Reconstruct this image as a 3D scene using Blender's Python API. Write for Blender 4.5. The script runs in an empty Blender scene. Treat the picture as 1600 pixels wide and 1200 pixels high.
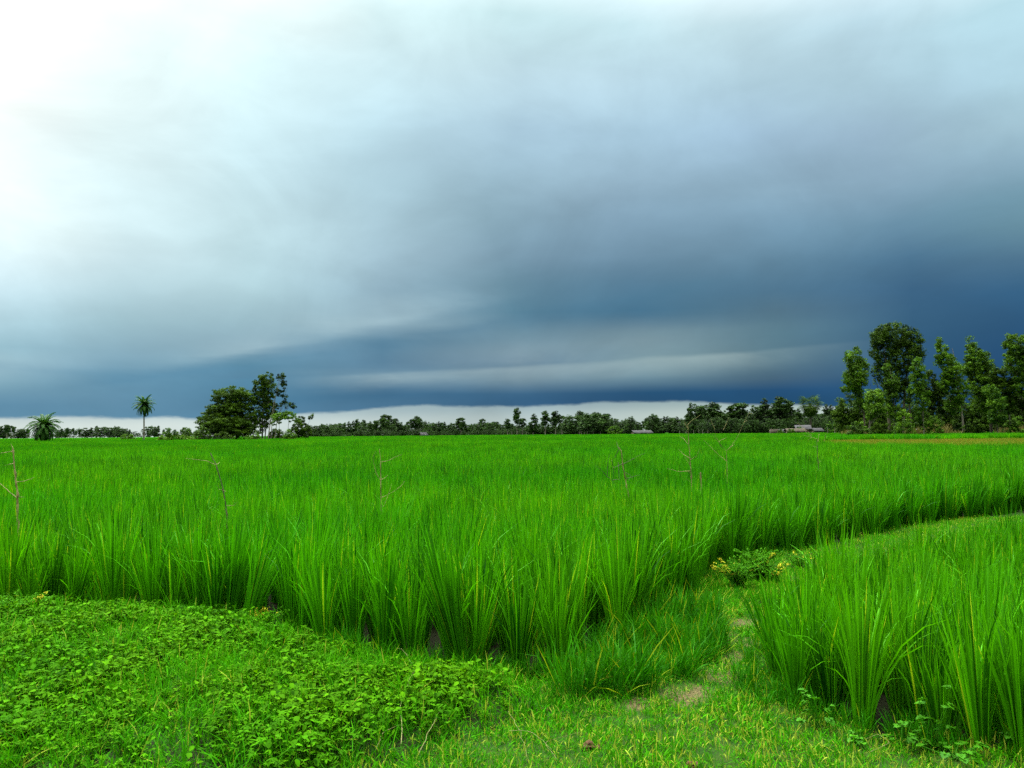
import bpy, math, random
import numpy as np
from mathutils import Matrix, Vector, Euler

R = math.radians
scene = bpy.context.scene
COL = scene.collection
random.seed(7)
rng = np.random.default_rng(11)

# ------------------------------------------------------------------ camera
CAM_H, F = 1.6, 1280.0
PITCH, ROLL = R(3.44), R(-0.53)
cd = bpy.data.cameras.new("camera")
cam = bpy.data.objects.new("camera", cd)
COL.objects.link(cam)
CM = Matrix.Translation((0, 0, CAM_H)) @ Matrix.Rotation(R(90) + PITCH, 4, 'X') @ Matrix.Rotation(ROLL, 4, 'Z')
cam.matrix_world = CM
cd.sensor_width = 36.0
cd.lens = 36.0 * F / 1600.0
cd.clip_start = 0.05
cd.clip_end = 12000
scene.camera = cam

def ray(px, py):
    """direction seen at photograph pixel (1600 x 1200)"""
    v = CM.to_3x3() @ Vector(((px - 800) / F, -(py - 600) / F, -1.0))
    return v
def on_plane(px, py, z=0.0):
    v = ray(px, py); t = (z - CAM_H) / v.z
    return (v.x * t, v.y * t)
def at_depth(px, py, Y):
    v = ray(px, py); t = Y / v.y
    return Vector((v.x * t, Y, CAM_H + v.z * t))

# ------------------------------------------------------------------ sky
class N:
    """small helper that writes math nodes"""
    def __init__(s, nt): s.nt = nt
    def node(s, t, **kw):
        n = s.nt.nodes.new(t)
        for k, v in kw.items(): setattr(n, k, v)
        return n
    def put(s, sock, v):
        if isinstance(v, (int, float)): sock.default_value = v
        elif isinstance(v, (tuple, list)): sock.default_value = v
        else: s.nt.links.new(v, sock)
    def m(s, op, a, b=0.0, c=0.0, clamp=False):
        n = s.node('ShaderNodeMath', operation=op, use_clamp=clamp)
        s.put(n.inputs[0], a); s.put(n.inputs[1], b); s.put(n.inputs[2], c)
        return n.outputs[0]
    def step(s, v, a, b, lo=0.0, hi=1.0):
        n = s.node('ShaderNodeMapRange', interpolation_type='SMOOTHSTEP')
        s.put(n.inputs[0], v); s.put(n.inputs[1], a); s.put(n.inputs[2], b); s.put(n.inputs[3], lo); s.put(n.inputs[4], hi)
        return n.outputs[0]
    def mix(s, f, a, b, blend='MIX'):
        n = s.node('ShaderNodeMix', data_type='RGBA', blend_type=blend)
        s.put(n.inputs[0], f); s.put(n.inputs[6], a); s.put(n.inputs[7], b)
        return n.outputs[2]
    def noise(s, vec, scale, detail=3.0, rough=0.5, dist=0.0, col=False):
        n = s.node('ShaderNodeTexNoise')
        s.put(n.inputs['Vector'], vec); n.inputs['Scale'].default_value = scale
        n.inputs['Detail'].default_value = detail; n.inputs['Roughness'].default_value = rough
        n.inputs['Distortion'].default_value = dist
        return n.outputs['Color' if col else 'Fac']

def lin(c):
    return tuple(((v / 255) / 12.92 if v / 255 <= 0.04045 else ((v / 255 + 0.055) / 1.055) ** 2.4) for v in c)
def lin4(*c): return lin(c) + (1.0,)

SUN_AZ, SUN_EL = -38.0, 42.0
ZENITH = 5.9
EXPO = 0.6          # stops; the visible cloud colours below are divided by the same factor
world = bpy.data.worlds.new("World"); scene.world = world; world.use_nodes = True
wt = world.node_tree; wt.nodes.clear(); w = N(wt)
tc = w.node('ShaderNodeTexCoord')
nrm = w.node('ShaderNodeVectorMath', operation='NORMALIZE'); wt.links.new(tc.outputs['Generated'], nrm.inputs[0])
sep = w.node('ShaderNodeSeparateXYZ'); wt.links.new(nrm.outputs[0], sep.inputs[0])
el0 = w.m('MULTIPLY', w.m('ARCSINE', sep.outputs[2]), 57.29578)
az0 = w.m('MULTIPLY', w.m('ARCTAN2', sep.outputs[0], sep.outputs[1]), 57.29578)
def stretch(sx, sy, sz, off=(0, 0, 0), rot=(0, 0, 0)):
    mp = w.node('ShaderNodeMapping'); mp.inputs['Scale'].default_value = (sx, sy, sz)
    mp.inputs['Location'].default_value = off; mp.inputs['Rotation'].default_value = rot
    wt.links.new(nrm.outputs[0], mp.inputs[0]); return mp.outputs[0]
nz1 = w.noise(stretch(1, 1, 2.4, (3, 1, 5), (0, R(8), 0)), 2.2, 4, 0.42, 0.2)
nz2 = w.noise(stretch(1, 1, 1.6, (9, 4, 2), (0, R(12), 0)), 1.8, 3, 0.42, 0.2)
nz3 = w.noise(stretch(1, 1, 7.0, (1, 7, 3), (0, R(5), 0)), 5.0, 6, 0.55, 0.3)
amp = w.step(el0, 2.5, 22.0, 0.3, 5.0)
el = w.m('ADD', el0, w.m('MULTIPLY', w.m('SUBTRACT', nz1, 0.5), amp))
az = w.m('ADD', az0, w.m('MULTIPLY', w.m('SUBTRACT', nz2, 0.5), w.step(el0, 2, 18, 5.0, 14.0)))
Z = ZENITH
def top(c, k): return tuple(min(v * k, 9) for v in lin(c))
# colour of the cloud deck (sRGB) at nine headings, from the horizon up; each row was read off the photograph
TABLE = {
 0: [(660, 95, 145, 172), (630, 95, 145, 175), (600, 125, 168, 188), (570, 150, 185, 200), (540, 138, 177, 194), (500, 165, 200, 215), (450, 188, 217, 230), (400, 207, 231, 241), (350, 222, 242, 248), (250, 232, 246, 252), (150, 246, 252, 253), (90, 255, 255, 255), (0, 255, 255, 255)],
 200: [(660, 90, 138, 165), (625, 95, 142, 170), (590, 96, 144, 172), (560, 122, 162, 184), (500, 156, 193, 208), (450, 176, 208, 221), (400, 192, 221, 233), (300, 208, 234, 243), (200, 222, 243, 248), (100, 236, 250, 252), (0, 250, 254, 255)],
 400: [(660, 72, 118, 146), (620, 72, 122, 152), (590, 76, 126, 156), (570, 84, 132, 158), (540, 125, 161, 181), (500, 146, 181, 196), (450, 165, 199, 212), (400, 176, 209, 222), (300, 190, 221, 233), (200, 205, 235, 245), (100, 214, 241, 248), (0, 236, 250, 251)],
 600: [(660, 60, 104, 136), (610, 55, 105, 140), (585, 112, 146, 166), (570, 84, 124, 152), (530, 88, 130, 157), (500, 138, 170, 187), (450, 138, 171, 190), (400, 152, 184, 202), (300, 167, 200, 216), (200, 184, 217, 232), (100, 200, 230, 241), (0, 208, 236, 243)],
 800: [(660, 46, 92, 126), (618, 50, 98, 134), (592, 112, 142, 158), (565, 138, 163, 175), (525, 108, 141, 158), (485, 88, 130, 152), (440, 102, 139, 159), (400, 119, 151, 171), (350, 129, 161, 179), (300, 141, 173, 192), (200, 160, 192, 213), (100, 181, 211, 226), (0, 191, 223, 232)],
 1000: [(660, 28, 74, 114), (612, 30, 80, 120), (590, 98, 132, 152), (560, 126, 156, 168), (520, 113, 141, 157), (485, 66, 111, 142), (440, 82, 121, 149), (400, 106, 140, 165), (350, 121, 153, 176), (300, 136, 167, 189), (200, 156, 189, 211), (100, 175, 206, 223), (0, 187, 219, 231)],
 1200: [(660, 24, 70, 112), (610, 26, 75, 120), (590, 66, 98, 124), (560, 84, 118, 138), (520, 86, 123, 144), (480, 78, 112, 136), (450, 75, 114, 144), (400, 91, 128, 155), (350, 111, 146, 171), (300, 129, 161, 183), (200, 151, 183, 208), (100, 169, 201, 219), (0, 186, 216, 229)],
 1400: [(660, 24, 66, 106), (600, 35, 78, 119), (550, 44, 86, 122), (500, 50, 91, 126), (450, 55, 95, 131), (400, 73, 113, 145), (340, 101, 139, 165), (280, 129, 161, 184), (200, 150, 181, 205), (100, 166, 199, 217), (0, 179, 211, 227)],
 1600: [(660, 22, 60, 100), (550, 30, 74, 119), (500, 41, 84, 125), (450, 50, 95, 135), (400, 75, 113, 143), (350, 99, 139, 160), (300, 109, 148, 169), (250, 131, 165, 186), (200, 150, 183, 201), (100, 161, 196, 213), (0, 170, 206, 221)],
}
def azel(px, py):
    v = ray(px, py).normalized(); return math.degrees(math.atan2(v.x, v.y)), math.degrees(math.asin(v.z))
EL_MAX = 100.0
fac = w.m('DIVIDE', el, EL_MAX, clamp=True)
prev = None; pa = None
for px, rows in TABLE.items():
    a = azel(px, 350)[0]
    rp = w.node('ShaderNodeValToRGB'); rp.color_ramp.interpolation = 'LINEAR'
    els = rp.color_ramp.elements
    st = [(max(azel(px, r_[0])[1], 0.0), lin(r_[1:])) for r_ in rows]
    for i, (e, c) in enumerate(st):
        q = els[i] if i < 2 else els.new(e / EL_MAX)
        q.position = e / EL_MAX; q.color = c + (1,)
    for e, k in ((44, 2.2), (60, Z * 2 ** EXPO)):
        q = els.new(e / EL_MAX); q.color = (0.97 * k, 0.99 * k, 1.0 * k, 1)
    wt.links.new(fac, rp.inputs[0])
    if prev is None: prev = rp.outputs[0]
    else:
        mr = w.node('ShaderNodeMapRange'); w.put(mr.inputs[0], az); mr.inputs[1].default_value = pa; mr.inputs[2].default_value = a
        prev = w.mix(mr.outputs[0], prev, rp.outputs[0])
    pa = a
cloud = prev
# behind the camera and far to the sides the deck is an even grey white
side = w.step(w.m('ABSOLUTE', az0), 60, 120)
cloud = w.mix(w.m('MULTIPLY', side, w.step(el0, 55, 20)), cloud, (0.62, 0.72, 0.80, 1))
nzk = w.noise(stretch(1, 1, 4.0, (4, 6, 8), (0, R(6), 0)), 6.0, 5, 0.55, 0.4)
# cloud shelves: one edge is crisp, the other fades away.  ends of the edge, fade (degrees, up +, down -), colour, strength
def shelf(cloud, p0, p1, x0, x1, fade, c, k, crisp=0.18, rag=0.5):
    (a0, e0), (a1, e1) = azel(*p0), azel(*p1); sl_ = (e1 - e0) / (a1 - a0)
    wa = w.m('MULTIPLY', w.step(az0, azel(x0, 500)[0], azel(x0, 500)[0] + 10), w.step(az0, azel(x1, 500)[0], azel(x1, 500)[0] - 12))
    ec = w.m('ADD', w.m('MULTIPLY', w.m('SUBTRACT', az0, a0), sl_), e0)
    d = w.m('SUBTRACT', w.m('ADD', el0, w.m('MULTIPLY', w.m('SUBTRACT', nz3, 0.5), rag)), ec)
    if fade < 0: d = w.m('MULTIPLY', d, -1.0)
    k = w.step(nzk, 0.36, 0.60, k * 0.45, k * 1.1)
    we = w.m('MULTIPLY', w.step(d, -crisp / 2, crisp / 2), w.step(d, abs(fade), 0.0))
    return w.mix(w.m('MULTIPLY', w.m('MULTIPLY', wa, we), k), cloud, lin(c) + (1,))
cloud = shelf(cloud, (400, 552), (700, 488), 150, 860, 2.6, (166, 196, 208), 0.40, 0.9, 1.6)
cloud = shelf(cloud, (400, 556), (950, 470), 160, 1250, -1.5, (70, 116, 146), 0.40, 1.0, 1.6)
cloud = shelf(cloud, (500, 586), (1150, 548), 200, 1150, 1.4, (80, 120, 148), 0.45, 0.30)
cloud = shelf(cloud, (500, 588), (1150, 550), 380, 1420, -1.7, (150, 175, 184), 0.55, 0.40, 0.9)
cloud = shelf(cloud, (830, 520), (1300, 500), 760, 1400, -0.9, (110, 143, 158), 0.35, 0.8, 1.0)
cloud = shelf(cloud, (100, 612), (420, 572), -40, 640, 1.2, (78, 130, 162), 0.45, 0.6, 0.9)
cloud = shelf(cloud, (0, 566), (330, 590), -300, 420, -1.2, (88, 138, 168), 0.40, 0.7)
# pale strip of clear sky under the edge of the storm cloud
ramp = w.node('ShaderNodeValToRGB'); ramp.color_ramp.interpolation = 'LINEAR'
wt.links.new(w.m('DIVIDE', w.m('ADD', az0, 40), 80, clamp=True), ramp.inputs[0])
pts = [(-40, 1.3)] + [azel(*q_) for q_ in ((90, 650), (260, 649), (330, 655), (430, 648), (500, 641), (600, 635), (665, 629), (720, 633), (800, 633), (900, 629), (985, 625), (1080, 624), (1120, 629), (1250, 630), (1330, 638), (1450, 650))] + [(38, 0.2)]
es = ramp.color_ramp.elements
for i, (a, e) in enumerate(pts):
    q = es[i] if i < 2 else es.new((a + 40) / 80)
    q.position = (a + 40) / 80; v = e / 4 - 0.035; q.color = (v, v, v, 1)
edge = w.m('MULTIPLY', ramp.outputs[0], 4.0)
ee = w.m('ADD', el0, w.m('MULTIPLY', w.m('SUBTRACT', nz3, 0.5), 0.4))
base_ = w.mix(w.step(az0, -30, 14), lin4(92, 142, 172), lin4(26, 72, 112))
cloud = w.mix(w.m('MULTIPLY', w.step(w.m('SUBTRACT', ee, edge), 1.25, 0.1), w.step(az0, -34, -8, 0.35, 0.85)), cloud, base_)
nz6 = w.noise(stretch(1, 1, 3.0, (5, 5, 1)), 22.0, 5, 0.6)
pale = w.step(w.m('ADD', w.m('SUBTRACT', ee, edge), w.m('MULTIPLY', w.m('SUBTRACT', nz6, 0.5), 0.45)), 0.14, -0.12)
palec = w.mix(w.step(az0, -32, 10), w.mix(w.step(el0, 1.8, 0.6), lin4(170, 195, 202), lin4(212, 225, 221)), w.mix(w.step(el0, 2.3, 0.9), lin4(140, 165, 174), lin4(178, 196, 196)))
cloud = w.mix(pale, cloud, palec)
# fine wisps
wis = w.noise(stretch(1, 1, 3, (2, 2, 2), (0, R(10), 0)), 5.0, 5, 0.5, 0.3)
cloud = w.mix(1.0, cloud, w.step(wis, 0.25, 0.75, 0.93, 1.07), 'MULTIPLY')
bil = w.noise(stretch(1, 1, 1.3, (7, 3, 6), (0, R(-20), 0)), 5.0, 8, 0.56, 0.6)
cloud = w.mix(1.0, cloud, w.step(bil, 0.2, 0.8, 0.90, 1.10), 'MULTIPLY')
sky = w.node('ShaderNodeTexSky', sky_type='NISHITA'); sky.sun_disc = False
sky.sun_elevation = R(SUN_EL); sky.sun_rotation = R(SUN_AZ)
skyb = w.mix(1.0, sky.outputs[0], (0.1, 0.1, 0.1, 1), 'MULTIPLY')
cloud = w.mix(w.step(el0, 7, 18), cloud, w.mix(1.0, cloud, (1.17, 1.14, 1.09, 1), 'MULTIPLY'))
cloud = w.mix(w.m('MULTIPLY', w.step(az0, 4, -15), w.m('MULTIPLY', w.step(el0, 1.5, 5), w.step(el0, 19, 10))), cloud, w.mix(1.0, cloud, (1.20, 1.16, 1.11, 1), 'MULTIPLY'))
cloud = w.mix(w.m('MULTIPLY', w.step(az0, 0, 14), w.step(el0, 16, 8)), cloud, w.mix(1.0, cloud, (1.12, 1.08, 1.00, 1), 'MULTIPLY'))
# added sun glow lobe in the cloud, high left above the frame, for directional light
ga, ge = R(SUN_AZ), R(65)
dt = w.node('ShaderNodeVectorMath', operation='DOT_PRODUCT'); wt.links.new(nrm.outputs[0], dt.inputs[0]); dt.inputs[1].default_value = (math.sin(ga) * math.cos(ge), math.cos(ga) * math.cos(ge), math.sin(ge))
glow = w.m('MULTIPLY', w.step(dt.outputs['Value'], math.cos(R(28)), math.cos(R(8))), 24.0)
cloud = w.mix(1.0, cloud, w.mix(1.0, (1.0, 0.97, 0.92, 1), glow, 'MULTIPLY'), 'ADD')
cloud = w.mix(1.0, cloud, (2 ** -EXPO,) * 3 + (1,), 'MULTIPLY')
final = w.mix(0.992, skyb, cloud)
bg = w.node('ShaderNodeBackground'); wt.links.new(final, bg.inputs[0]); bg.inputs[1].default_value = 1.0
wo = w.node('ShaderNodeOutputWorld'); wt.links.new(bg.outputs[0], wo.inputs[0])
world.cycles.sampling_method = 'MANUAL'; world.cycles.sample_map_resolution = 512

# ------------------------------------------------------------------ sun behind the cloud, exposure
sl = bpy.data.lights.new("sun", 'SUN'); sl.energy = 1.5; sl.angle = R(10); sl.color = (1.0, 0.95, 0.86)
so = bpy.data.objects.new("sun", sl); COL.objects.link(so)
sd = Vector((math.sin(R(SUN_AZ)) * math.cos(R(SUN_EL)), math.cos(R(SUN_AZ)) * math.cos(R(SUN_EL)), math.sin(R(SUN_EL))))
so.rotation_euler = sd.to_track_quat('Z', 'Y').to_euler(); so.location = (-30, 30, 40)
vs = scene.view_settings
vs.view_transform = 'Standard'; vs.look = 'None'; vs.gamma = 1.0; vs.exposure = EXPO
scene.cycles.max_bounces = 6; scene.cycles.diffuse_bounces = 3; scene.cycles.transmission_bounces = 3
scene.cycles.glossy_bounces = 2; scene.cycles.volume_bounces = 0; scene.cycles.transparent_max_bounces = 8
scene.cycles.use_denoising = False

# ------------------------------------------------------------------ helpers
def tag(o, label=None, cat=None, group=None, kind=None):
    if label: o['label'] = label
    if cat: o['category'] = cat
    if group: o['group'] = group
    if kind: o['kind'] = kind
    return o
def empty(name, loc, rz=0.0):
    o = bpy.data.objects.new(name, None); COL.objects.link(o)
    o.location = loc; o.rotation_euler = (0, 0, rz); o.empty_display_size = 0.3
    return o

class MB:
    """collects quads / triangles with a tint, then makes one mesh"""
    def __init__(s): s.V = []; s.Fq = []; s.T = []; s.n = 0
    def add(s, v, f, t=1.0):
        v = np.asarray(v, float).reshape(-1, 3); f = np.asarray(f, int)
        s.V.append(v); s.Fq.append(f + s.n); s.n += len(v)
        t = np.asarray(t, float)
        s.T.append(np.full(len(v), float(t)) if t.ndim == 0 else t)
    def mesh(s, name, mat, smooth=False):
        me = bpy.data.meshes.new(name)
        V = np.concatenate(s.V); T = np.concatenate(s.T)
        loops, starts, tot = [], [], 0
        for f in s.Fq:
            k = f.shape[1]; loops.append(f.ravel()); starts.append(tot + np.arange(len(f)) * k); tot += f.size
        loops = np.concatenate(loops).astype(np.int32); starts = np.concatenate(starts).astype(np.int32)
        me.vertices.add(len(V)); me.vertices.foreach_set("co", V.ravel().astype(np.float32))
        me.loops.add(len(loops)); me.loops.foreach_set("vertex_index", loops)
        me.polygons.add(len(starts)); me.polygons.foreach_set("loop_start", starts)
        a = me.attributes.new("tint", 'FLOAT', 'POINT'); a.data.foreach_set("value", T.astype(np.float32))
        me.update(calc_edges=True); me.validate()
        if smooth: me.polygons.foreach_set("use_smooth", np.ones(len(starts), bool))
        me.materials.append(mat)
        return me
    def obj(s, name, mat, parent=None, smooth=False, link=True):
        o = bpy.data.objects.new(name, s.mesh(name, mat, smooth))
        if link: COL.objects.link(o)
        if parent: o.parent = parent
        return o
    def tube(s, pts, rad, n=6, t=1.0, cap=True):
        pts = np.asarray(pts, float); k = len(pts)
        rad = np.broadcast_to(np.asarray(rad, float), (k,))
        tan = np.gradient(pts, axis=0); tan /= np.linalg.norm(tan, axis=1)[:, None] + 1e-9
        up = np.array([0, 0, 1.0]) if abs(tan[0][2]) < 0.9 else np.array([1.0, 0, 0])
        a = np.cross(tan, up); a /= np.linalg.norm(a, axis=1)[:, None] + 1e-9
        b = np.cross(tan, a)
        th = np.arange(n) / n * 2 * np.pi
        ring = pts[:, None] + rad[:, None, None] * (np.cos(th)[None, :, None] * a[:, None] + np.sin(th)[None, :, None] * b[:, None])
        i = np.arange(k - 1)[:, None] * n; j = np.arange(n)[None]; j2 = (j + 1) % n
        f = np.stack([i + j, i + j2, i + n + j2, i + n + j], -1).reshape(-1, 4)
        s.add(ring.reshape(-1, 3), f, t)
        if cap:
            s.add(ring[-1], np.arange(n)[None], t); s.add(ring[0][::-1], np.arange(n)[None], t)
    def box(s, c, d, t=1.0, rz=0.0):
        x, y, z = np.array(d) / 2
        v = np.array([[-x, -y, -z], [x, -y, -z], [x, y, -z], [-x, y, -z], [-x, -y, z], [x, -y, z], [x, y, z], [-x, y, z]])
        ca, sa = math.cos(rz), math.sin(rz)
        v = v @ np.array([[ca, sa, 0], [-sa, ca, 0], [0, 0, 1]]) + np.array(c)
        s.add(v, [[0, 3, 2, 1], [4, 5, 6, 7], [0, 1, 5, 4], [1, 2, 6, 5], [2, 3, 7, 6], [3, 0, 4, 7]], t)

# ------------------------------------------------------------------ materials
def leaf_mat(name, dark, light, yellow=None, transl=0.35, rough=0.55, nscale=0.0, ncol=None, spec=0.25, yat=0.93):
    dark, light = tuple(v * 0.62 for v in dark), tuple(v * 0.72 for v in light); yellow = yellow and tuple(v * 0.72 for v in yellow)
    m = bpy.data.materials.new(name); m.use_nodes = True; nt = m.node_tree; nt.nodes.clear(); n = N(nt)
    at = n.node('ShaderNodeAttribute', attribute_name='tint')
    inf = n.node('ShaderNodeObjectInfo')
    f = n.m('ADD', n.m('MULTIPLY', at.outputs['Fac'], 0.75), n.m('MULTIPLY', inf.outputs['Random'], 0.25))
    c = n.mix(f, dark + (1,), light + (1,))
    if yellow: c = n.mix(n.step(at.outputs['Fac'], yat, yat + 0.03), c, yellow + (1,))
    if nscale:
        g = n.node('ShaderNodeNewGeometry')
        nz = n.noise(g.outputs['Position'], nscale, 4, 0.6)
        c = n.mix(n.step(nz, 0.35, 0.68), c, ncol + (1,), 'MULTIPLY')
    if name == 'rice_leaf':      # broad irregular darker bands across the field
        mp = n.node('ShaderNodeMapping'); mp.inputs['Scale'].default_value = (0.018, 0.075, 0.0); nt.links.new(g.outputs['Position'], mp.inputs[0])
        c = n.mix(n.step(n.noise(mp.outputs[0], 1.0, 5, 0.6, 0.5), 0.42, 0.62), c, n.mix(1.0, c, (0.60, 0.76, 0.9, 1), 'MULTIPLY'))
    p = n.node('ShaderNodeBsdfPrincipled'); nt.links.new(c, p.inputs['Base Color'])
    p.inputs['Roughness'].default_value = rough; p.inputs['Specular IOR Level'].default_value = spec
    t = n.node('ShaderNodeBsdfTranslucent'); nt.links.new(n.mix(1.0, c, (1.15, 1.1, 0.6, 1), 'MULTIPLY'), t.inputs[0])
    mx = n.node('ShaderNodeMixShader'); mx.inputs[0].default_value = transl
    nt.links.new(p.outputs[0], mx.inputs[1]); nt.links.new(t.outputs[0], mx.inputs[2])
    o = n.node('ShaderNodeOutputMaterial'); nt.links.new(mx.outputs[0], o.inputs[0])
    return m
def plain_mat(name, a, b, scale=8.0, rough=0.85, bump=0.3, spec=0.2, zs=1.0):
    a, b = tuple(v * 0.72 for v in a), tuple(v * 0.72 for v in b)
    m = bpy.data.materials.new(name); m.use_nodes = True; nt = m.node_tree; nt.nodes.clear(); n = N(nt)
    tcn = n.node('ShaderNodeTexCoord'); mp = n.node('ShaderNodeMapping'); mp.inputs['Scale'].default_value = (1, 1, zs)
    nt.links.new(tcn.outputs['Object'], mp.inputs[0])
    nz = n.noise(mp.outputs[0], scale, 5, 0.6)
    c = n.mix(n.step(nz, 0.3, 0.7), a + (1,), b + (1,))
    p = n.node('ShaderNodeBsdfPrincipled'); nt.links.new(c, p.inputs['Base Color'])
    p.inputs['Roughness'].default_value = rough; p.inputs['Specular IOR Level'].default_value = spec
    if bump:
        bn = n.node('ShaderNodeBump'); bn.inputs[0].default_value = bump; bn.inputs[1].default_value = 0.02
        nt.links.new(nz, bn.inputs['Height']); nt.links.new(bn.outputs[0], p.inputs['Normal'])
    o = n.node('ShaderNodeOutputMaterial'); nt.links.new(p.outputs[0], o.inputs[0])
    return m

M_RICE = leaf_mat('rice_leaf', (0.002, 0.060, 0.0005), (0.064, 0.43, 0.001), (0.22, 0.52, 0.010), 0.32, 0.5, 0.13, (1.9, 1.14, 1.0), 0.06, 0.955)
M_TURF = leaf_mat('turf_leaf', (0.008, 0.095, 0.0005), (0.075, 0.36, 0.001), (0.28, 0.36, 0.03), 0.3, 0.7, 1.6, (0.70, 0.88, 0.8), 0.02, 0.90)
M_VERGE = leaf_mat('verge_leaf', (0.003, 0.055, 0.0005), (0.036, 0.27, 0.001), (0.20, 0.34, 0.01), 0.30, 0.6, 2.0, (1.3, 1.0, 0.8), 0.04, 0.96)
M_WEED = leaf_mat('weed_leaf', (0.003, 0.034, 0.0005), (0.070, 0.29, 0.001), (0.45, 0.45, 0.02), 0.28, 0.8, 1.3, (1.5, 1.1, 0.9), 0.02, 0.985)
M_PLANT = leaf_mat('young_leaf', (0.01, 0.10, 0.001), (0.065, 0.28, 0.003), (0.40, 0.45, 0.04), 0.35, 0.6, spec=0.1, yat=0.97)
M_BUSH = leaf_mat('bush_leaf', (0.012, 0.10, 0.001), (0.085, 0.32, 0.003), (0.40, 0.40, 0.02), 0.35, 0.7, spec=0.04, yat=0.93)
M_T_DARK = leaf_mat('dark_crown_leaf', (0.001, 0.008, 0.001), (0.045, 0.105, 0.004), None, 0.18, 0.7, 0.25, (1.4, 1.3, 1.0), 0.05)
M_T_MID = leaf_mat('mid_crown_leaf', (0.002, 0.014, 0.001), (0.080, 0.200, 0.005), None, 0.22, 0.7, 0.3, (1.3, 1.2, 1.0), 0.1)
M_T_LIGHT = leaf_mat('light_crown_leaf', (0.006, 0.045, 0.002), (0.095, 0.23, 0.006), None, 0.32, 0.7, 0.3, (1.2, 1.1, 1.0), 0.1)
M_T_FAR = leaf_mat('far_crown_leaf', (0.001, 0.008, 0.001), (0.026, 0.080, 0.005), None, 0.18, 0.8, 0.08, (1.5, 1.35, 1.1), 0.15)
M_PALM = leaf_mat('palm_leaf', (0.006, 0.045, 0.004), (0.050, 0.160, 0.014), (0.14, 0.13, 0.03), 0.25, 0.6, spec=0.08, yat=0.96)
M_STRAW = leaf_mat('dry_grass_leaf', (0.05, 0.07, 0.012), (0.24, 0.22, 0.07), None, 0.3, 0.8, spec=0.1)
M_FALLOW = leaf_mat('fallow_leaf', (0.02, 0.10, 0.002), (0.10, 0.22, 0.005), (0.15, 0.16, 0.02), 0.3, 0.8, 0.12, (1.5, 0.9, 1.0), 0.05, 0.8)
M_BARK = plain_mat('dark_bark', (0.035, 0.028, 0.018), (0.10, 0.085, 0.06), 3, zs=0.3)
M_BARKP = plain_mat('pale_bark', (0.08, 0.075, 0.05), (0.20, 0.19, 0.14), 2.0, zs=0.3)
M_STICK = plain_mat('dry_branch', (0.06, 0.055, 0.012), (0.27, 0.25, 0.09), 30, zs=0.4)
M_STICKD = plain_mat('dark_branch', (0.02, 0.022, 0.012), (0.10, 0.10, 0.05), 25, zs=0.4)
M_STRAWS = plain_mat('dry_straw', (0.07, 0.09, 0.02), (0.20, 0.20, 0.07), 40, zs=0.4)
M_TIN = plain_mat('tin_roof', (0.012, 0.014, 0.015), (0.040, 0.044, 0.048), 0.8, 0.8, 0.1)
M_MUDW = plain_mat('mud_wall', (0.04, 0.035, 0.02), (0.10, 0.08, 0.045), 1.0)
M_THATCH = plain_mat('thatch', (0.02, 0.018, 0.01), (0.07, 0.06, 0.035), 3.0)
M_WOOD = plain_mat('old_wood', (0.08, 0.07, 0.05), (0.3, 0.28, 0.22), 6.0)
M_DUNG = plain_mat('brown_clod', (0.03, 0.014, 0.004), (0.10, 0.05, 0.015), 30.0, 0.9, 0.8)

# ------------------------------------------------------------------ layout on the ground
P = on_plane
MAIN_PX = [(-260, 955), (0, 958), (80, 962), (240, 966), (330, 972), (440, 985), (500, 1010), (560, 1030), (640, 1042), (720, 1040), (800, 1048),
           (900, 1048), (950, 1012), (1010, 982), (1060, 952), (1095, 915), (1120, 885), (1180, 872), (1260, 860), (1350, 838), (1450, 818), (1600, 799)]
MAIN_EDGE = [P(x, y) for x, y in MAIN_PX]
MAIN = MAIN_EDGE + [(9.5, 13.2), (14, 14.6), (60, 24), (2600, 900), (2600, 3000), (-2600, 3000), (-2600, 900), (-30, 9)]
PLOT = [P(1186, 1090), (1.56, 5.35), (1.92, 6.10), (2.35, 6.85), (3.0, 7.6), (4.4, 8.9), (6.0, 9.9), (9.0, 11.2), (16, 13), (16, 4), (5.4, 3.2), P(1760, 1220), P(1600, 1188), P(1500, 1165), P(1380, 1148), P(1290, 1122)]
VERGE = [P(x, y) for x, y in [(862, 1096), (900, 1045), (950, 1010), (1010, 980), (1060, 950), (1120, 958), (1140, 1000), (1120, 1040), (1065, 1062), (985, 1085)]]
WEEDS = [P(x, y) for x, y in [(-300, 955), (0, 955), (240, 962), (350, 968), (440, 985), (520, 1020), (640, 1046), (800, 1064), (860, 1100), (800, 1130), (720, 1150), (600, 1200), (520, 1260), (-300, 1260)]]
FALLOW = [(20, 50), (27, 39), (90, 37), (200, 36), (260, 125), (90, 128), (48, 128), (31, 96), (24, 74)]
DIRT = [(P(1142, 1030), 0.16), (P(1130, 1055), 0.14), (P(1170, 975), 0.18), (P(1155, 1000), 0.17), (P(1238, 925), 0.26), (P(1250, 905), 0.22), (P(1060, 1090), 0.12), (P(1095, 1082), 0.12), (P(1000, 1098), 0.10)]
HOLLOW = P(1200, 946)

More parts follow.
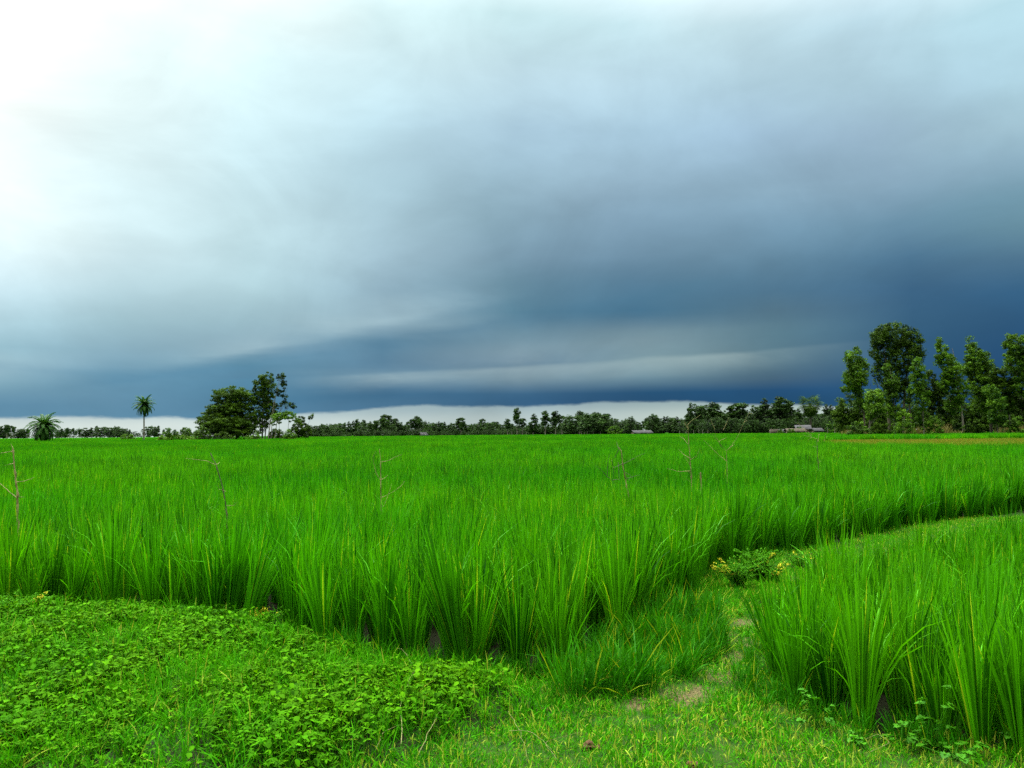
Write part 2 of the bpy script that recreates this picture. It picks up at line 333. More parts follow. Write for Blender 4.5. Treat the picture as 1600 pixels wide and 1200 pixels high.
def inside(poly, pts):
    x, y = pts[:, 0], pts[:, 1]; r = np.zeros(len(pts), bool); p = np.array(poly); j = len(p) - 1
    for i in range(len(p)):
        xi, yi, xj, yj = *p[i], *p[j]
        c = ((yi > y) != (yj > y)) & (x < (xj - xi) * (y - yi) / (yj - yi + 1e-12) + xi)
        r ^= c; j = i
    return r
def smooth_noise(x, y, s, seed=0):
    r = np.random.default_rng(seed); out = 0
    for k in range(5):
        a = r.uniform(0, 2 * np.pi); f = s * r.uniform(0.6, 1.9); ph = r.uniform(0, 6.3)
        out = out + np.sin((x * np.cos(a) + y * np.sin(a)) * f + ph)
    return out / 5
def edge_dist(poly, pts):
    """distance from the points to the outline"""
    d = np.full(len(pts), 1e9); p = np.array(poly)
    for i in range(len(p)):
        a, b = p[i - 1], p[i]; ab = b - a
        t = np.clip(((pts - a) @ ab) / (ab @ ab + 1e-12), 0, 1)
        d = np.minimum(d, np.linalg.norm(pts - (a + t[:, None] * ab), axis=1))
    return d
def zg(x, y):
    x = np.asarray(x, float); y = np.asarray(y, float)
    near = np.exp(-((y - 5) / 7.0) ** 2)
    z = near * (0.018 * smooth_noise(x, y, 2.2, 3) + 0.010 * smooth_noise(x, y, 9, 4))
    pts = np.stack([x.ravel(), y.ravel()], 1)
    nearm = (pts[:, 1] < 16) & (np.abs(pts[:, 0]) < 20)
    dz = np.zeros(len(pts))
    if nearm.any():
        q = pts[nearm]
        fl = inside(MAIN, q) | inside(PLOT, q)
        e = np.minimum(edge_dist(MAIN, q), edge_dist(PLOT, q))
        dz[nearm] = np.where(fl, -0.07 * np.clip(e / 0.15, 0, 1), 0)
        wd = inside(WEEDS, q); dz[nearm] += np.where(wd & ~fl, (0.06 + 0.05 * smooth_noise(q[:, 0], q[:, 1], 3.4, 12)) * np.clip(edge_dist(WEEDS, q) / 0.4, 0, 1), 0)
    z = z - 0.30 * np.exp(-(((x - HOLLOW[0]) / 0.17) ** 2 + ((y - HOLLOW[1]) / 0.2) ** 2) ** 2)
    return z + dz.reshape(z.shape)

# ------------------------------------------------------------------ ground
def graded(a, b, h, lo, hi, g):
    v = list(np.arange(a, b, h)); s = h
    while v[-1] < hi: s *= g; v.append(v[-1] + s)
    s = h; left = []
    c = a
    while c > lo: s *= g; c -= s; left.append(c)
    return np.array(left[::-1] + v)
gx = graded(-7, 8, 0.07, -2800, 2800, 1.12); gy = graded(2.8, 14, 0.07, -300, 2800, 1.08)
GX, GY = np.meshgrid(gx, gy)
GZ = zg(GX, GY)
gp = np.stack([GX.ravel(), GY.ravel()], 1)
fl = (inside(MAIN, gp) | inside(PLOT, gp)).astype(float)
fl = np.maximum(fl, inside(WEEDS, gp) * 0.8); fa = inside(FALLOW, gp).astype(float)
di = np.zeros(len(gp))
for (c, r) in DIRT: di = np.maximum(di, np.clip(1.25 - np.hypot((gp[:, 0] - c[0]), (gp[:, 1] - c[1]) * 0.6) / r, 0, 1))
ny, nx = GX.shape
i = np.arange(ny - 1)[:, None] * nx + np.arange(nx - 1)[None]
gb = MB(); gb.add(np.stack([GX.ravel(), GY.ravel(), GZ.ravel()], 1), np.stack([i, i + 1, i + nx + 1, i + nx], -1).reshape(-1, 4), fl)
gm = bpy.data.materials.new('soil_and_turf'); gm.use_nodes = True; nt = gm.node_tree; nt.nodes.clear(); n = N(nt)
A = lambda k: n.node('ShaderNodeAttribute', attribute_name=k).outputs['Fac']
geo = n.node('ShaderNodeNewGeometry'); pos = geo.outputs['Position']
nzA = n.noise(pos, 7, 6, 0.65); nzB = n.noise(pos, 60, 4, 0.7); nzC = n.noise(pos, 0.25, 4, 0.6)
turf = n.mix(n.step(nzA, 0.35, 0.65), (0.006, 0.028, 0.001, 1), (0.020, 0.045, 0.003, 1))
mud = n.mix(n.step(nzB, 0.3, 0.7), (0.003, 0.005, 0.001, 1), (0.009, 0.011, 0.002, 1))
sp = n.node('ShaderNodeSeparateXYZ'); nt.links.new(pos, sp.inputs[0])
farf = n.step(sp.outputs[1], 25, 90)
mud = n.mix(farf, mud, n.mix(nzC, (0.014, 0.10, 0.002, 1), (0.028, 0.14, 0.002, 1)))
dirt = n.mix(n.step(nzB, 0.3, 0.7), (0.018, 0.018, 0.005, 1), (0.09, 0.078, 0.030, 1))
fal = n.mix(n.step(nzC, 0.3, 0.7), (0.028, 0.080, 0.002, 1), (0.065, 0.070, 0.008, 1))
c = n.mix(A('tint'), turf, mud); c = n.mix(A('fallow'), c, fal)
c = n.mix(n.step(n.m('ADD', A('dirt'), n.m('MULTIPLY', n.m('SUBTRACT', nzA, 0.5), 0.8)), 0.25, 0.6), c, dirt)
p = n.node('ShaderNodeBsdfPrincipled'); nt.links.new(c, p.inputs['Base Color']); p.inputs['Roughness'].default_value = 0.95
p.inputs['Specular IOR Level'].default_value = 0.1
bn = n.node('ShaderNodeBump'); bn.inputs[0].default_value = 0.8; bn.inputs[1].default_value = 0.02
nt.links.new(nzB, bn.inputs['Height']); nt.links.new(bn.outputs[0], p.inputs['Normal'])
o = n.node('ShaderNodeOutputMaterial'); nt.links.new(p.outputs[0], o.inputs[0])
ground = gb.obj('ground', gm, smooth=True)
for k, v in (('fallow', fa), ('dirt', di)):
    at = ground.data.attributes.new(k, 'FLOAT', 'POINT'); at.data.foreach_set('value', v.astype(np.float32))
tag(ground, 'flat farmland ground running from the grassy bank to the horizon', 'ground', kind='structure')

# ------------------------------------------------------------------ blades and tufts
def blades(mb, base, L, W, phi, lean, curl, segs, tint, r=rng):
    """N grass blades: base (N,3), length, width, heading, lean from vertical at the root, extra bend at the tip"""
    Nn = len(base); s = np.linspace(0, 1, segs + 1)
    ang = lean[:, None] + curl[:, None] * s[None] ** 1.8
    dl = L[:, None] / segs
    hx = np.concatenate([np.zeros((Nn, 1)), np.cumsum(np.sin((ang[:, 1:] + ang[:, :-1]) / 2) * dl, 1)], 1)
    hz = np.concatenate([np.zeros((Nn, 1)), np.cumsum(np.cos((ang[:, 1:] + ang[:, :-1]) / 2) * dl, 1)], 1)
    cx = base[:, 0:1] + hx * np.cos(phi)[:, None]; cy = base[:, 1:2] + hx * np.sin(phi)[:, None]; cz = base[:, 2:3] + hz
    wd = W[:, None] * (0.45 + 1.1 * s - 0.2 * s ** 2)[None]; wd = wd * np.clip((1 - s) * 3.2, 0.06, 1)[None]
    tw = phi + np.pi / 2 + r.normal(0, 0.7, Nn)
    ox = np.cos(tw)[:, None] * wd / 2; oy = np.sin(tw)[:, None] * wd / 2
    A_ = np.stack([cx - ox, cy - oy, cz], -1); B_ = np.stack([cx + ox, cy + oy, cz], -1)
    V = np.stack([A_, B_], 2).reshape(-1, 3)
    k = (segs + 1) * 2
    f0 = np.arange(Nn)[:, None] * k + (np.arange(segs) * 2)[None]
    f = np.stack([f0, f0 + 1, f0 + 3, f0 + 2], -1).reshape(-1, 4)
    mb.add(V, f, np.repeat(tint, k))

def rice_patch(name, size, nclump, nb, segs, width, h=0.80, spread=0.035, seed=0, lean=0.12, yel=0.012):
    r = np.random.default_rng(seed); mb = MB()
    c = r.uniform(-size / 2, size / 2, (nclump, 2)) if nclump > 1 else np.zeros((1, 2))
    ct = r.uniform(-0.26, 0.26, nclump)
    ci = np.repeat(np.arange(nclump), nb); Nn = len(ci)
    phi = r.uniform(0, 2 * np.pi, Nn); rr = spread * np.sqrt(r.uniform(0, 1, Nn))
    base = np.stack([c[ci, 0] + np.cos(phi) * rr, c[ci, 1] + np.sin(phi) * rr, np.zeros(Nn)], 1)
    L = h * r.uniform(0.55, 1.12, Nn) * (1 + r.normal(0, 0.05, nclump))[ci]
    ln = np.abs(r.normal(0, lean, Nn)) + 0.03
    curl = np.abs(r.normal(0.10, 0.16, Nn)); dro = r.uniform(0, 1, Nn) < 0.06; curl[dro] += r.uniform(0.5, 1.3, dro.sum())
    t = np.clip(r.normal(0.48, 0.36, Nn) + ct[ci], 0, 0.93); t[r.uniform(0, 1, Nn) < yel] = 1.0
    blades(mb, base, L, width * r.uniform(0.7, 1.25, Nn), phi, ln, curl, segs, t, r)
    return mb.obj(name, M_RICE, link=False)

def scatter(name, protos, mat, pts, rot, scl, idx, label, cat):
    """one object of nobody-can-count growth: its points carry copies of a few tufts"""
    me = bpy.data.meshes.new(name); me.vertices.add(len(pts)); me.vertices.foreach_set('co', np.asarray(pts, np.float32).ravel())
    a = me.attributes.new('rot', 'FLOAT_VECTOR', 'POINT'); a.data.foreach_set('vector', np.asarray(rot, np.float32).ravel())
    a = me.attributes.new('scl', 'FLOAT_VECTOR', 'POINT'); a.data.foreach_set('vector', np.asarray(scl, np.float32).ravel())
    a = me.attributes.new('idx', 'INT', 'POINT'); a.data.foreach_set('value', np.asarray(idx, np.int32))
    me.materials.append(mat)
    o = bpy.data.objects.new(name, me); COL.objects.link(o)
    ng = bpy.data.node_groups.new(name, 'GeometryNodeTree')
    ng.interface.new_socket('Geometry', in_out='INPUT', socket_type='NodeSocketGeometry')
    ng.interface.new_socket('Geometry', in_out='OUTPUT', socket_type='NodeSocketGeometry')
    gi = ng.nodes.new('NodeGroupInput'); go = ng.nodes.new('NodeGroupOutput'); ln = ng.links.new
    join = ng.nodes.new('GeometryNodeGeometryToInstance')
    for pr in reversed(protos):
        oi = ng.nodes.new('GeometryNodeObjectInfo'); oi.inputs['Object'].default_value = pr
        ln(oi.outputs['Geometry'], join.inputs[0])
    ip = ng.nodes.new('GeometryNodeInstanceOnPoints')
    ln(gi.outputs[0], ip.inputs['Points']); ln(join.outputs[0], ip.inputs['Instance'])
    ip.inputs['Pick Instance'].default_value = True
    def att(k, t):
        q = ng.nodes.new('GeometryNodeInputNamedAttribute'); q.data_type = t; q.inputs[0].default_value = k
        return next(s for s in q.outputs if s.enabled and s.name == 'Attribute')
    ln(att('idx', 'INT'), ip.inputs['Instance Index'])
    e2r = ng.nodes.new('FunctionNodeEulerToRotation'); ln(att('rot', 'FLOAT_VECTOR'), e2r.inputs[0]); ln(e2r.outputs[0], ip.inputs['Rotation'])
    ln(att('scl', 'FLOAT_VECTOR'), ip.inputs['Scale']); ln(ip.outputs[0], go.inputs[0])
    md = o.modifiers.new('scatter', 'NODES'); md.node_group = ng
    return tag(o, label, cat, kind='stuff')

def jitter_grid(x0, x1, y0, y1, s, j=0.3, r=rng, ang=0.0):
    d = math.hypot(x1 - x0, y1 - y0) / 2 + s
    u = np.arange(-d, d, s); U, Vv = np.meshgrid(u, u); q = np.stack([U.ravel(), Vv.ravel()], 1)
    q += r.normal(0, s * j * 0.5, q.shape)
    c, sn = math.cos(ang), math.sin(ang); q = q @ np.array([[c, sn], [-sn, c]]) + np.array([(x0 + x1) / 2, (y0 + y1) / 2])
    return q[(q[:, 0] > x0) & (q[:, 0] < x1) & (q[:, 1] > y0) & (q[:, 1] < y1)]
def wedge(q, m=2.0, k=0.74): return np.abs(q[:, 0]) < k * q[:, 1] + m

# bunds: thin lines left open in the crop, as ground polylines
BUNDS = [([P(150, 800, .0), P(330, 796, .0), P(470, 800, .0), P(640, 792, .0), P(760, 780, .0)], 0.16),
         ([at_depth(-60, 700, 62)[:2], at_depth(560, 700, 66)[:2], at_depth(1000, 700, 74)[:2], at_depth(1250, 700, 80)[:2]], 1.1),
         ([at_depth(-60, 700, 150)[:2], at_depth(700, 700, 160)[:2], at_depth(1320, 700, 150)[:2]], 2.4),
         ([at_depth(1050, 700, 85)[:2], at_depth(1340, 700, 92)[:2]], 5.0),
         ([at_depth(470, 700, 96)[:2], at_depth(535, 700, 98)[:2]], 6.0)]
def off_bunds(q, pad=0.0):
    k = np.ones(len(q), bool)
    for line, wd in BUNDS:
        for a, b in zip(line[:-1], line[1:]):
            a, b = np.array(a), np.array(b); ab = b - a
            t = np.clip(((q - a) @ ab) / (ab @ ab), 0, 1)
            k &= np.linalg.norm(q - (a + t[:, None] * ab), axis=1) > wd + pad
    return k
def field_pts(q): return q[inside(MAIN, q) & ~inside(FALLOW, q) & off_bunds(q) & wedge(q)]

protos, P_, R_, S_, I_ = [], [], [], [], []
def emit(q, ids, sc, sz, r=rng, z=None, tilt=0.04, wind=(0.05, 0.0), store=None):
    k = len(q); z = zg(q[:, 0], q[:, 1]) if z is None else np.full(k, z)
    P_.append(np.column_stack([q, z]))
    R_.append(np.column_stack([r.normal(0, tilt, k), r.normal(0, tilt, k), r.uniform(0, 6.283, k)]))
    hs = 1 + r.normal(0, 0.085, k) + 0.08 * smooth_noise(q[:, 0], q[:, 1], 0.5, 8) + 0.03 * smooth_noise(q[:, 0], q[:, 1], 1.9, 9)
    S_.append(np.column_stack([np.full(k, sc), np.full(k, sc), hs * sz * r.uniform(0.95, 1.05, k)]))
    I_.append(r.choice(ids, k))
def flush(): 
    out = tuple(np.concatenate(v) for v in (P_, R_, S_, I_))
    for v in (P_, R_, S_, I_): v.clear()
    return out

for s in range(7): protos.append(rice_patch('rice_tuft', 0, 1, 90, 5, 0.0098, [0.66, 0.88, 0.74, 0.80, 0.70, 0.84, 0.77][s], 0.050, 20 + s, 0.095, 0.025))       # 0-6 near clumps
for s in range(3): protos.append(rice_patch('rice_patch_small', 0.62, 5, 70, 3, 0.0140, 0.86, 0.05, 40 + s, 0.15, 0.02))   # 7-9
for s in range(3): protos.append(rice_patch('rice_patch_mid', 2.1, 44, 36, 2, 0.026, 0.86, 0.07, 50 + s, 0.14, 0.012))     # 10-12
for s in range(2): protos.append(rice_patch('rice_patch_far', 5.4, 120, 24, 2, 0.05, 0.82, 0.25, 60 + s, 0.14, 0.012))    # 13-14
q = field_pts(jitter_grid(-16, 18, 4, 17, 0.225, 0.6, ang=0.12))
emit(q, range(7), 1.0, 1.0, tilt=0.09)
# the front rank is a little denser and more upright
q = field_pts(jitter_grid(-40, 40, 16.8, 46, 0.52, 0.5)); emit(q, range(7, 10), 1.0, 1.0, z=-0.06)
q = field_pts(jitter_grid(-95, 95, 45.5, 122, 1.75, 0.5)); emit(q, range(10, 13), 1.0, 1.0, z=-0.05, tilt=0.01)
q = field_pts(jitter_grid(-330, 330, 121, 440, 4.6, 0.5)); emit(q, range(13, 15), 1.0, 1.0, z=-0.05, tilt=0.005)
q = field_pts(jitter_grid(-640, 100, 436, 860, 10, 0.5)); emit(q, range(13, 15), 2.2, 1.0, z=-0.05, tilt=0.003)
pp, rr_, ss, ii = flush()
scatter('rice_grass', protos, M_RICE, pp, rr_, ss, ii, 'tall bright green rice crop filling the wide main paddy field to the horizon', 'rice crop')
# right hand plot
q = jitter_grid(0, 17, 3, 14, 0.205, 0.5, ang=-0.2); q = q[inside(PLOT, q)]
emit(q, range(7), 0.90, 0.80, tilt=0.06)
pp, rr_, ss, ii = flush()
# the clumps nearest the lens stand taller
nearer = np.exp(-((pp[:, 1] - 4.0) / 0.9) ** 2)[:, None]; ss *= 1 + 0.14 * nearer
scatter('rice_grass', protos[:7], M_RICE, pp, rr_, ss, ii, 'separate smaller rice plot in the lower right corner beside the footpath', 'rice crop')

# turf, verge grass
def tuft(name, nb, h, spread, width, mat, seed, lean, curl, yel):
    r = np.random.default_rng(seed); mb = MB(); phi = r.uniform(0, 6.283, nb); rr = spread * np.sqrt(r.uniform(0, 1, nb)); a = r.uniform(0, 6.283, nb)
    base = np.stack([np.cos(a) * rr, np.sin(a) * rr, np.full(nb, -0.005)], 1)
    t = np.clip(r.normal(0.45, 0.22, nb), 0, 0.85); t[r.uniform(0, 1, nb) < yel] = 1.0
    blades(mb, base, h * r.uniform(0.4, 1.2, nb), width * r.uniform(0.7, 1.2, nb), phi, np.abs(r.normal(lean, 0.35, nb)), np.abs(r.normal(curl, 0.4, nb)), 3, t, r)
    return mb.obj(name, mat, link=False)
tp = [tuft('turf_tuft', 46, 0.055, 0.09, 0.0042, M_TURF, 70 + k, 0.55, 0.6, [0.05, 0.07, 0.20, 0.03][k]) for k in range(4)]
q = jitter_grid(-6, 6.5, 2.6, 9.5, 0.075, 0.9)
inF = inside(MAIN, q) | inside(PLOT, q)
q = q[~inF & wedge(q, 1.2)]; q = q[~inside(WEEDS, q) | (rng.uniform(0, 1, len(q)) < 0.35) | (edge_dist(WEEDS, q) < 0.12 * rng.uniform(0, 1, len(q)))]
dm = np.zeros(len(q))
for (c, r) in DIRT: dm = np.maximum(dm, np.clip(1.15 - np.hypot(q[:, 0] - c[0], (q[:, 1] - c[1]) * 0.6) / r, 0, 1))
q = q[(rng.uniform(0, 1, len(q)) > dm * 0.72) & (np.hypot(q[:, 0] - HOLLOW[0], q[:, 1] - HOLLOW[1]) > .2)]
# along the strip between the two crops on the right
q2 = jitter_grid(2, 12, 8, 15, 0.11, 0.9); q2 = q2[~(inside(MAIN, q2) | inside(PLOT, q2))]
q = np.concatenate([q, q2])
emit(q, range(4), 1.0, 1.0, tilt=0.15)
pp, rr_, ss, ii = flush(); ss *= rng.uniform(0.7, 1.45, (len(ss), 1)) * np.clip(1.0 + 0.5 * smooth_noise(pp[:, 0], pp[:, 1], 5.5, 61), .6, 1.7)[:, None]
yellowish = smooth_noise(pp[:, 0], pp[:, 1], 1.6, 15) + np.where((pp[:, 0] > 0) & (pp[:, 1] < 4.7), 0.35, -0.2)
ii = np.where(yellowish > 0.3, np.where(rng.uniform(0, 1, len(ii)) < 0.6, 2, ii), ii)
scatter('short_grass', tp, M_TURF, pp, rr_, ss, ii, 'short cropped turf with yellowed blades on the bank and footpath', 'grass')
vp = [tuft('verge_tuft', 40, [0.24, 0.32, 0.19][k], 0.06, 0.0060, M_VERGE, 90 + k, 0.22, 0.45, 0.03) for k in range(3)]
q = jitter_grid(-6, 5, 4, 11, 0.085, 0.9); e = edge_dist(MAIN_EDGE + MAIN_EDGE[::-1], q); e2 = edge_dist(PLOT, q); im = inside(MAIN, q); ip_ = inside(PLOT, q)
keep = inside(VERGE, q) | ((e < 0.16) & (q[:, 0] > -1.6) & (rng.uniform(0, 1, len(q)) < 0.75)) | ((e2 < 0.15) & (q[:, 1] < 8.2) & (rng.uniform(0, 1, len(q)) < 0.7))
big = inside(VERGE, q)[keep]; q = q[keep]
emit(q, range(3), 1.0, 1.0, tilt=0.12)
pp, rr_, ss, ii = flush(); ss *= np.where(big, (1.0 + 0.5 * smooth_noise(pp[:, 0], pp[:, 1], 6, 77)) * rng.uniform(0.55, 1.2, len(ss)), rng.uniform(0.35, 0.8, len(ss)))[:, None]
ss *= (1 - 0.35 * np.clip((pp[:, 1:2] - 6.2) / 1.5, 0, 1))
scatter('verge_grass', vp, M_VERGE, pp, rr_, ss, ii, 'knee high dark green grass along the foot of the rice beside the path', 'grass')

# leafy weeds
def leaf_fan(mb, c, yaw, pitch, L, W, t, r=None, lobes=0):
    """one folded leaf: centre rib with two sides, root at c"""
    if lobes:
        u = np.array([0, .10, .22, .40, .52, .70, .82, 1.0]); wv = np.array([0.02, .42, .50, .30, .46, .26, .20, 0.0])
    else:
        u = np.array([0, .18, .42, .70, .90, 1.0]); wv = np.array([0.02, .34, .50, .40, .18, 0.0])
    k = len(u); bend = -0.25 * u ** 2
    ctr = np.stack([u * L, np.zeros(k), bend * L * 0.6], 1)
    lf = np.stack([u * L - 0.04 * L * wv, wv * W, bend * L * 0.6 + 0.12 * W * wv * 2], 1); rt = lf * np.array([1, -1, 1])
    V = np.concatenate([ctr, lf, rt])
    cp, sp_ = math.cos(pitch), math.sin(pitch); V = V @ np.array([[cp, 0, sp_], [0, 1, 0], [-sp_, 0, cp]])
    cy, sy = math.cos(yaw), math.sin(yaw); V = V @ np.array([[cy, sy, 0], [-sy, cy, 0], [0, 0, 1]]) + c
    i = np.arange(k - 1)
    f = np.concatenate([np.stack([i, i + 1, i + 1 + k, i + k], 1), np.stack([i, i + 2 * k, i + 1 + 2 * k, i + 1], 1)])
    mb.add(V, f, t)
def weed(seed, h, nl, L, tri=True):
    r = np.random.default_rng(seed); mb = MB()
    for _ in range(nl):
        a = r.uniform(0, 6.283); rad = r.uniform(0.0, 0.09); z = h * r.uniform(0.35, 1.1)
        c = np.array([math.cos(a) * rad, math.sin(a) * rad, z]); t = float(np.clip(r.normal(0.5, 0.22), 0, 0.97))
        if r.uniform() < 0.012: t = 1.0
        mb.tube([(c[0] * 0.3, c[1] * 0.3, 0), (c[0] * 0.8, c[1] * 0.8, z * 0.6), c], 0.0012, 3, 0.3, cap=False)
        yaw = r.uniform(0, 6.283); l = L * r.uniform(0.6, 1.2)
        for k in ((-1, 0, 1) if tri else (0,)):
            leaf_fan(mb, c, yaw + k * 1.25, r.uniform(-0.55, 0.25), l * (1 if k == 0 else 0.9), l * 0.42 if tri else l * 0.8, float(np.clip(t + r.normal(0, .05), 0, 1)))
    return mb.obj('weed_tuft', M_WEED, link=False)
wp = [weed(100 + k, 0.10, 18, 0.022 + .004 * k) for k in range(4)] + [weed(110 + k, 0.12, 12, 0.030, False) for k in range(2)]
q = jitter_grid(-6.5, 1.5, 2.6, 9, 0.064, 0.9); q = q[inside(WEEDS, q)]
e = edge_dist(WEEDS, q); dens = np.clip(e / 0.35, 0.0, 1) * np.clip(0.85 + 1.2 * smooth_noise(q[:, 0], q[:, 1], 4.6, 21), 0.10, 1)
dens = np.clip(dens * 1.25, 0, 1); dens *= np.where(q[:, 0] > -0.9, np.clip(0.65 + 0.6 * smooth_noise(q[:, 0], q[:, 1], 3.5, 23), 0.1, 1), 1)
q = q[rng.uniform(0, 1, len(q)) < dens]
emit(q, range(6), 1.0, 1.0, tilt=0.2)
pp, rr_, ss, ii = flush()
ss *= (rng.uniform(0.6, 1.25, (len(ss), 1)) * (1.05 + 0.85 * smooth_noise(pp[:, 0], pp[:, 1], 4.0, 31)[:, None]))
ss = np.clip(ss, 0.35, 1.15)
scatter('leafy_weeds', wp, M_WEED, pp, rr_, ss, ii, 'tangled mat of small leafy weeds covering the bank in the lower left', 'weeds')
lp = [tuft('bank_tuft', 22, 0.17, 0.06, 0.0045, M_TURF, 130 + k, 0.45, 0.8, 0.06) for k in range(3)]
q = jitter_grid(-6.5, 1.5, 2.6, 9, 0.10, 0.9); q = q[inside(WEEDS, q)]
emit(q, range(3), 1.0, 1.0, tilt=0.2); pp, rr_, ss, ii = flush(); ss *= rng.uniform(0.5, 1.3, (len(ss), 1))
scatter('bank_grass', lp, M_TURF, pp, rr_, ss, ii, 'loose arching grass blades growing up through the leafy weeds', 'grass')

# fallow strip
fp = [tuft('fallow_tuft', 260, 0.22, 1.1, 0.02, M_FALLOW, 140 + k, 0.5, 0.4, 0.35) for k in range(3)]
q = jitter_grid(20, 170, 36, 150, 1.5, 0.8); q = q[inside(FALLOW, q) & wedge(q, 4)]
emit(q, range(3), 1.0, 1.0, z=-0.01); pp, rr_, ss, ii = flush()
scatter('fallow_grass', fp, M_FALLOW, pp, rr_, ss, ii, 'olive and straw coloured fallow strip before the tall trees on the right', 'grass')
#@@PART2
# ------------------------------------------------------------------ trees
def crown_leaves(mb, C, rc, per, leaf, r, flat=0.75, droop=0.0, tvar=0.30, tb=None):
    """leaf-sized faces gathered in small clumps round the centres C"""
    k = len(C); Nn = k * per; ci = np.repeat(np.arange(k), per)
    d = r.normal(0, 1, (Nn, 3)); d /= np.linalg.norm(d, axis=1)[:, None]
    rad = r.uniform(0.25, 1, Nn) ** 0.5
    rcs = (rc * r.uniform(0.65, 1.3, k))[ci]
    p = C[ci] + d * (rad * rcs)[:, None] * np.array([1, 1, flat])
    nrm_ = d * 0.8 + r.normal(0, 0.6, (Nn, 3)) + np.array([0, 0, 0.45 - droop])
    nrm_ /= np.linalg.norm(nrm_, axis=1)[:, None]
    a = np.cross(nrm_, r.normal(0, 1, (Nn, 3)) + np.array([0, 0, -droop * 3])); a /= np.linalg.norm(a, axis=1)[:, None] + 1e-9
    b = np.cross(nrm_, a)
    L = leaf * r.uniform(0.45, 1.25, Nn); W = L * r.uniform(0.4, 0.7, Nn)
    a = a * (L / 2)[:, None]; b = b * (W / 2)[:, None]
    V = np.stack([p - a, p + b * 0.9 - a * 0.1, p + a, p - b * 0.9 - a * 0.1], 1)
    t0 = r.normal(0.45 if tb is None else tb, tvar, k)[ci]
    t = np.clip(t0 + r.normal(0, 0.16, Nn), 0, 1)
    mb.add(V.reshape(-1, 3), np.arange(Nn * 4).reshape(-1, 4), np.repeat(t, 4))

def blob_centres(blobs, k, r, depth=1.0):
    """k clump centres spread in the lobes (x, z, half width, half height); most sit towards the outside"""
    vol = np.array([b[2] * b[2] * b[3] for b in blobs]) ** 0.8; pick = r.choice(len(blobs), k, p=vol / vol.sum())
    B = np.array(blobs)[pick]
    d = r.normal(0, 1, (k, 3)); d /= np.linalg.norm(d, axis=1)[:, None]
    rad = r.uniform(0.12, 1, k) ** 0.45
    yo = r.uniform(-0.25, 0.25, len(blobs))[pick] * B[:, 2]
    return np.stack([B[:, 0] + d[:, 0] * rad * B[:, 2], yo + d[:, 1] * rad * B[:, 2] * depth, B[:, 1] + d[:, 2] * rad * B[:, 3]], 1)

def make_tree(name, loc, H, blobs, trunks, k, per, leaf, rc, leafmat, barkmat, seed, label, cat, group=None, limbs=14, flat=0.75, droop=0.0, depth=1.0, rz=0.0, tb=None):
    """blobs in units of H. trunks: list of (x0, lean x at top, height fraction, base radius in metres)"""
    r = np.random.default_rng(seed); root = empty(name, loc, rz); tag(root, label, cat, group)
    bl = [tuple(v * H for v in b) for b in blobs]
    k = int(k * 1.5); rc *= 0.84; C = blob_centres(bl, k, r, depth); C[:, 2] = np.maximum(C[:, 2], 0.03 * H)
    mb = MB(); paths = []
    for (x0, lx, hf, br) in trunks:
        m_ = 9; s = np.linspace(0, 1, m_)
        wob = np.cumsum(r.normal(0, 0.008 * H, (m_, 2)), 0) * s[:, None]
        pth = np.stack([x0 * H + lx * H * s ** 1.5 + wob[:, 0], wob[:, 1], s * hf * H], 1); pth[0, 2] = -0.15
        rad = br * (1.0 - 0.85 * s); rad[0] *= 1.3
        mb.tube(pth, rad, 7, 0.5); paths.append((pth, rad))
    for j in r.choice(len(C), min(limbs, len(C)), replace=False):
        e = C[j]; best = min(paths, key=lambda q_: abs(q_[0][-1][0] - e[0]) + abs(q_[0][0][0] - e[0]))
        pth, rad = best; zz = min(max(e[2] - abs(e[0] - pth[4][0]) * 0.9 - 0.10 * H, 0.27 * H), pth[-1][2] * 0.97)
        a = np.array([np.interp(zz, pth[:, 2], pth[:, c]) for c in (0, 1)] + [zz]); ra = float(np.interp(zz, pth[:, 2], rad)) * 0.6
        mid = (a + e) / 2 + np.array([0, 0, -0.02 * H]) + r.normal(0, 0.01 * H, 3)
        mb.tube([a, mid, e], [ra, ra * 0.6, ra * 0.2], 5, 0.5)
    mb.obj('trunk', barkmat, root, smooth=True)
    cb = MB(); crown_leaves(cb, C, rc, per, leaf, r, flat, droop, tb=tb); cb.obj('crown', leafmat, root)
    return root

def horizon_y(px): return 684.5 - 0.0093 * (px - 50)
def spot(px, D): 
    p_ = at_depth(px, horizon_y(px), D); return (p_.x, D, 0.0)
def height(px, top, D): return (horizon_y(px) - top) / F * D + CAM_H
MPP = lambda D: D / F

# the stand of tall trees on the right, seen about 160 m away.  x centre, top row, lobes in pixels (dx, y, half w, half h)
def px_tree(px, D, top, lobes, trunks, *a, name='tall_tree', **kw):
    H = height(px, top, D); s = MPP(D) / H; hy = horizon_y(px)
    bl = [(dx * s, (hy - y) * s + CAM_H / H, hw * s * 1.12, hh * s * 1.04) for dx, y, hw, hh in lobes]
    tr = [(x0 * s, lx * s, (hy - ty) * s + CAM_H / H, br) for x0, lx, ty, br in trunks]
    return make_tree(name, spot(px, D), H, bl, tr, *a, **kw)
G_R = 'tall trees in the stand at the right edge of the field'
DR = 165
px_tree(1342, DR, 543, [(-4, 562, 12, 20), (-2, 588, 16, 24), (-6, 602, 16, 16), (6, 580, 10, 22), (4, 628, 12, 14)], [(10, -12, 555, 0.20), (16, 2, 600, 0.12)], 190, 46, 0.42, 0.75, M_T_MID, M_BARK, 201,
        'leafy medium tree leaning left, leftmost of the tall right hand stand', 'tree', G_R, droop=0.4, tb=0.5, name='eucalyptus_tree')
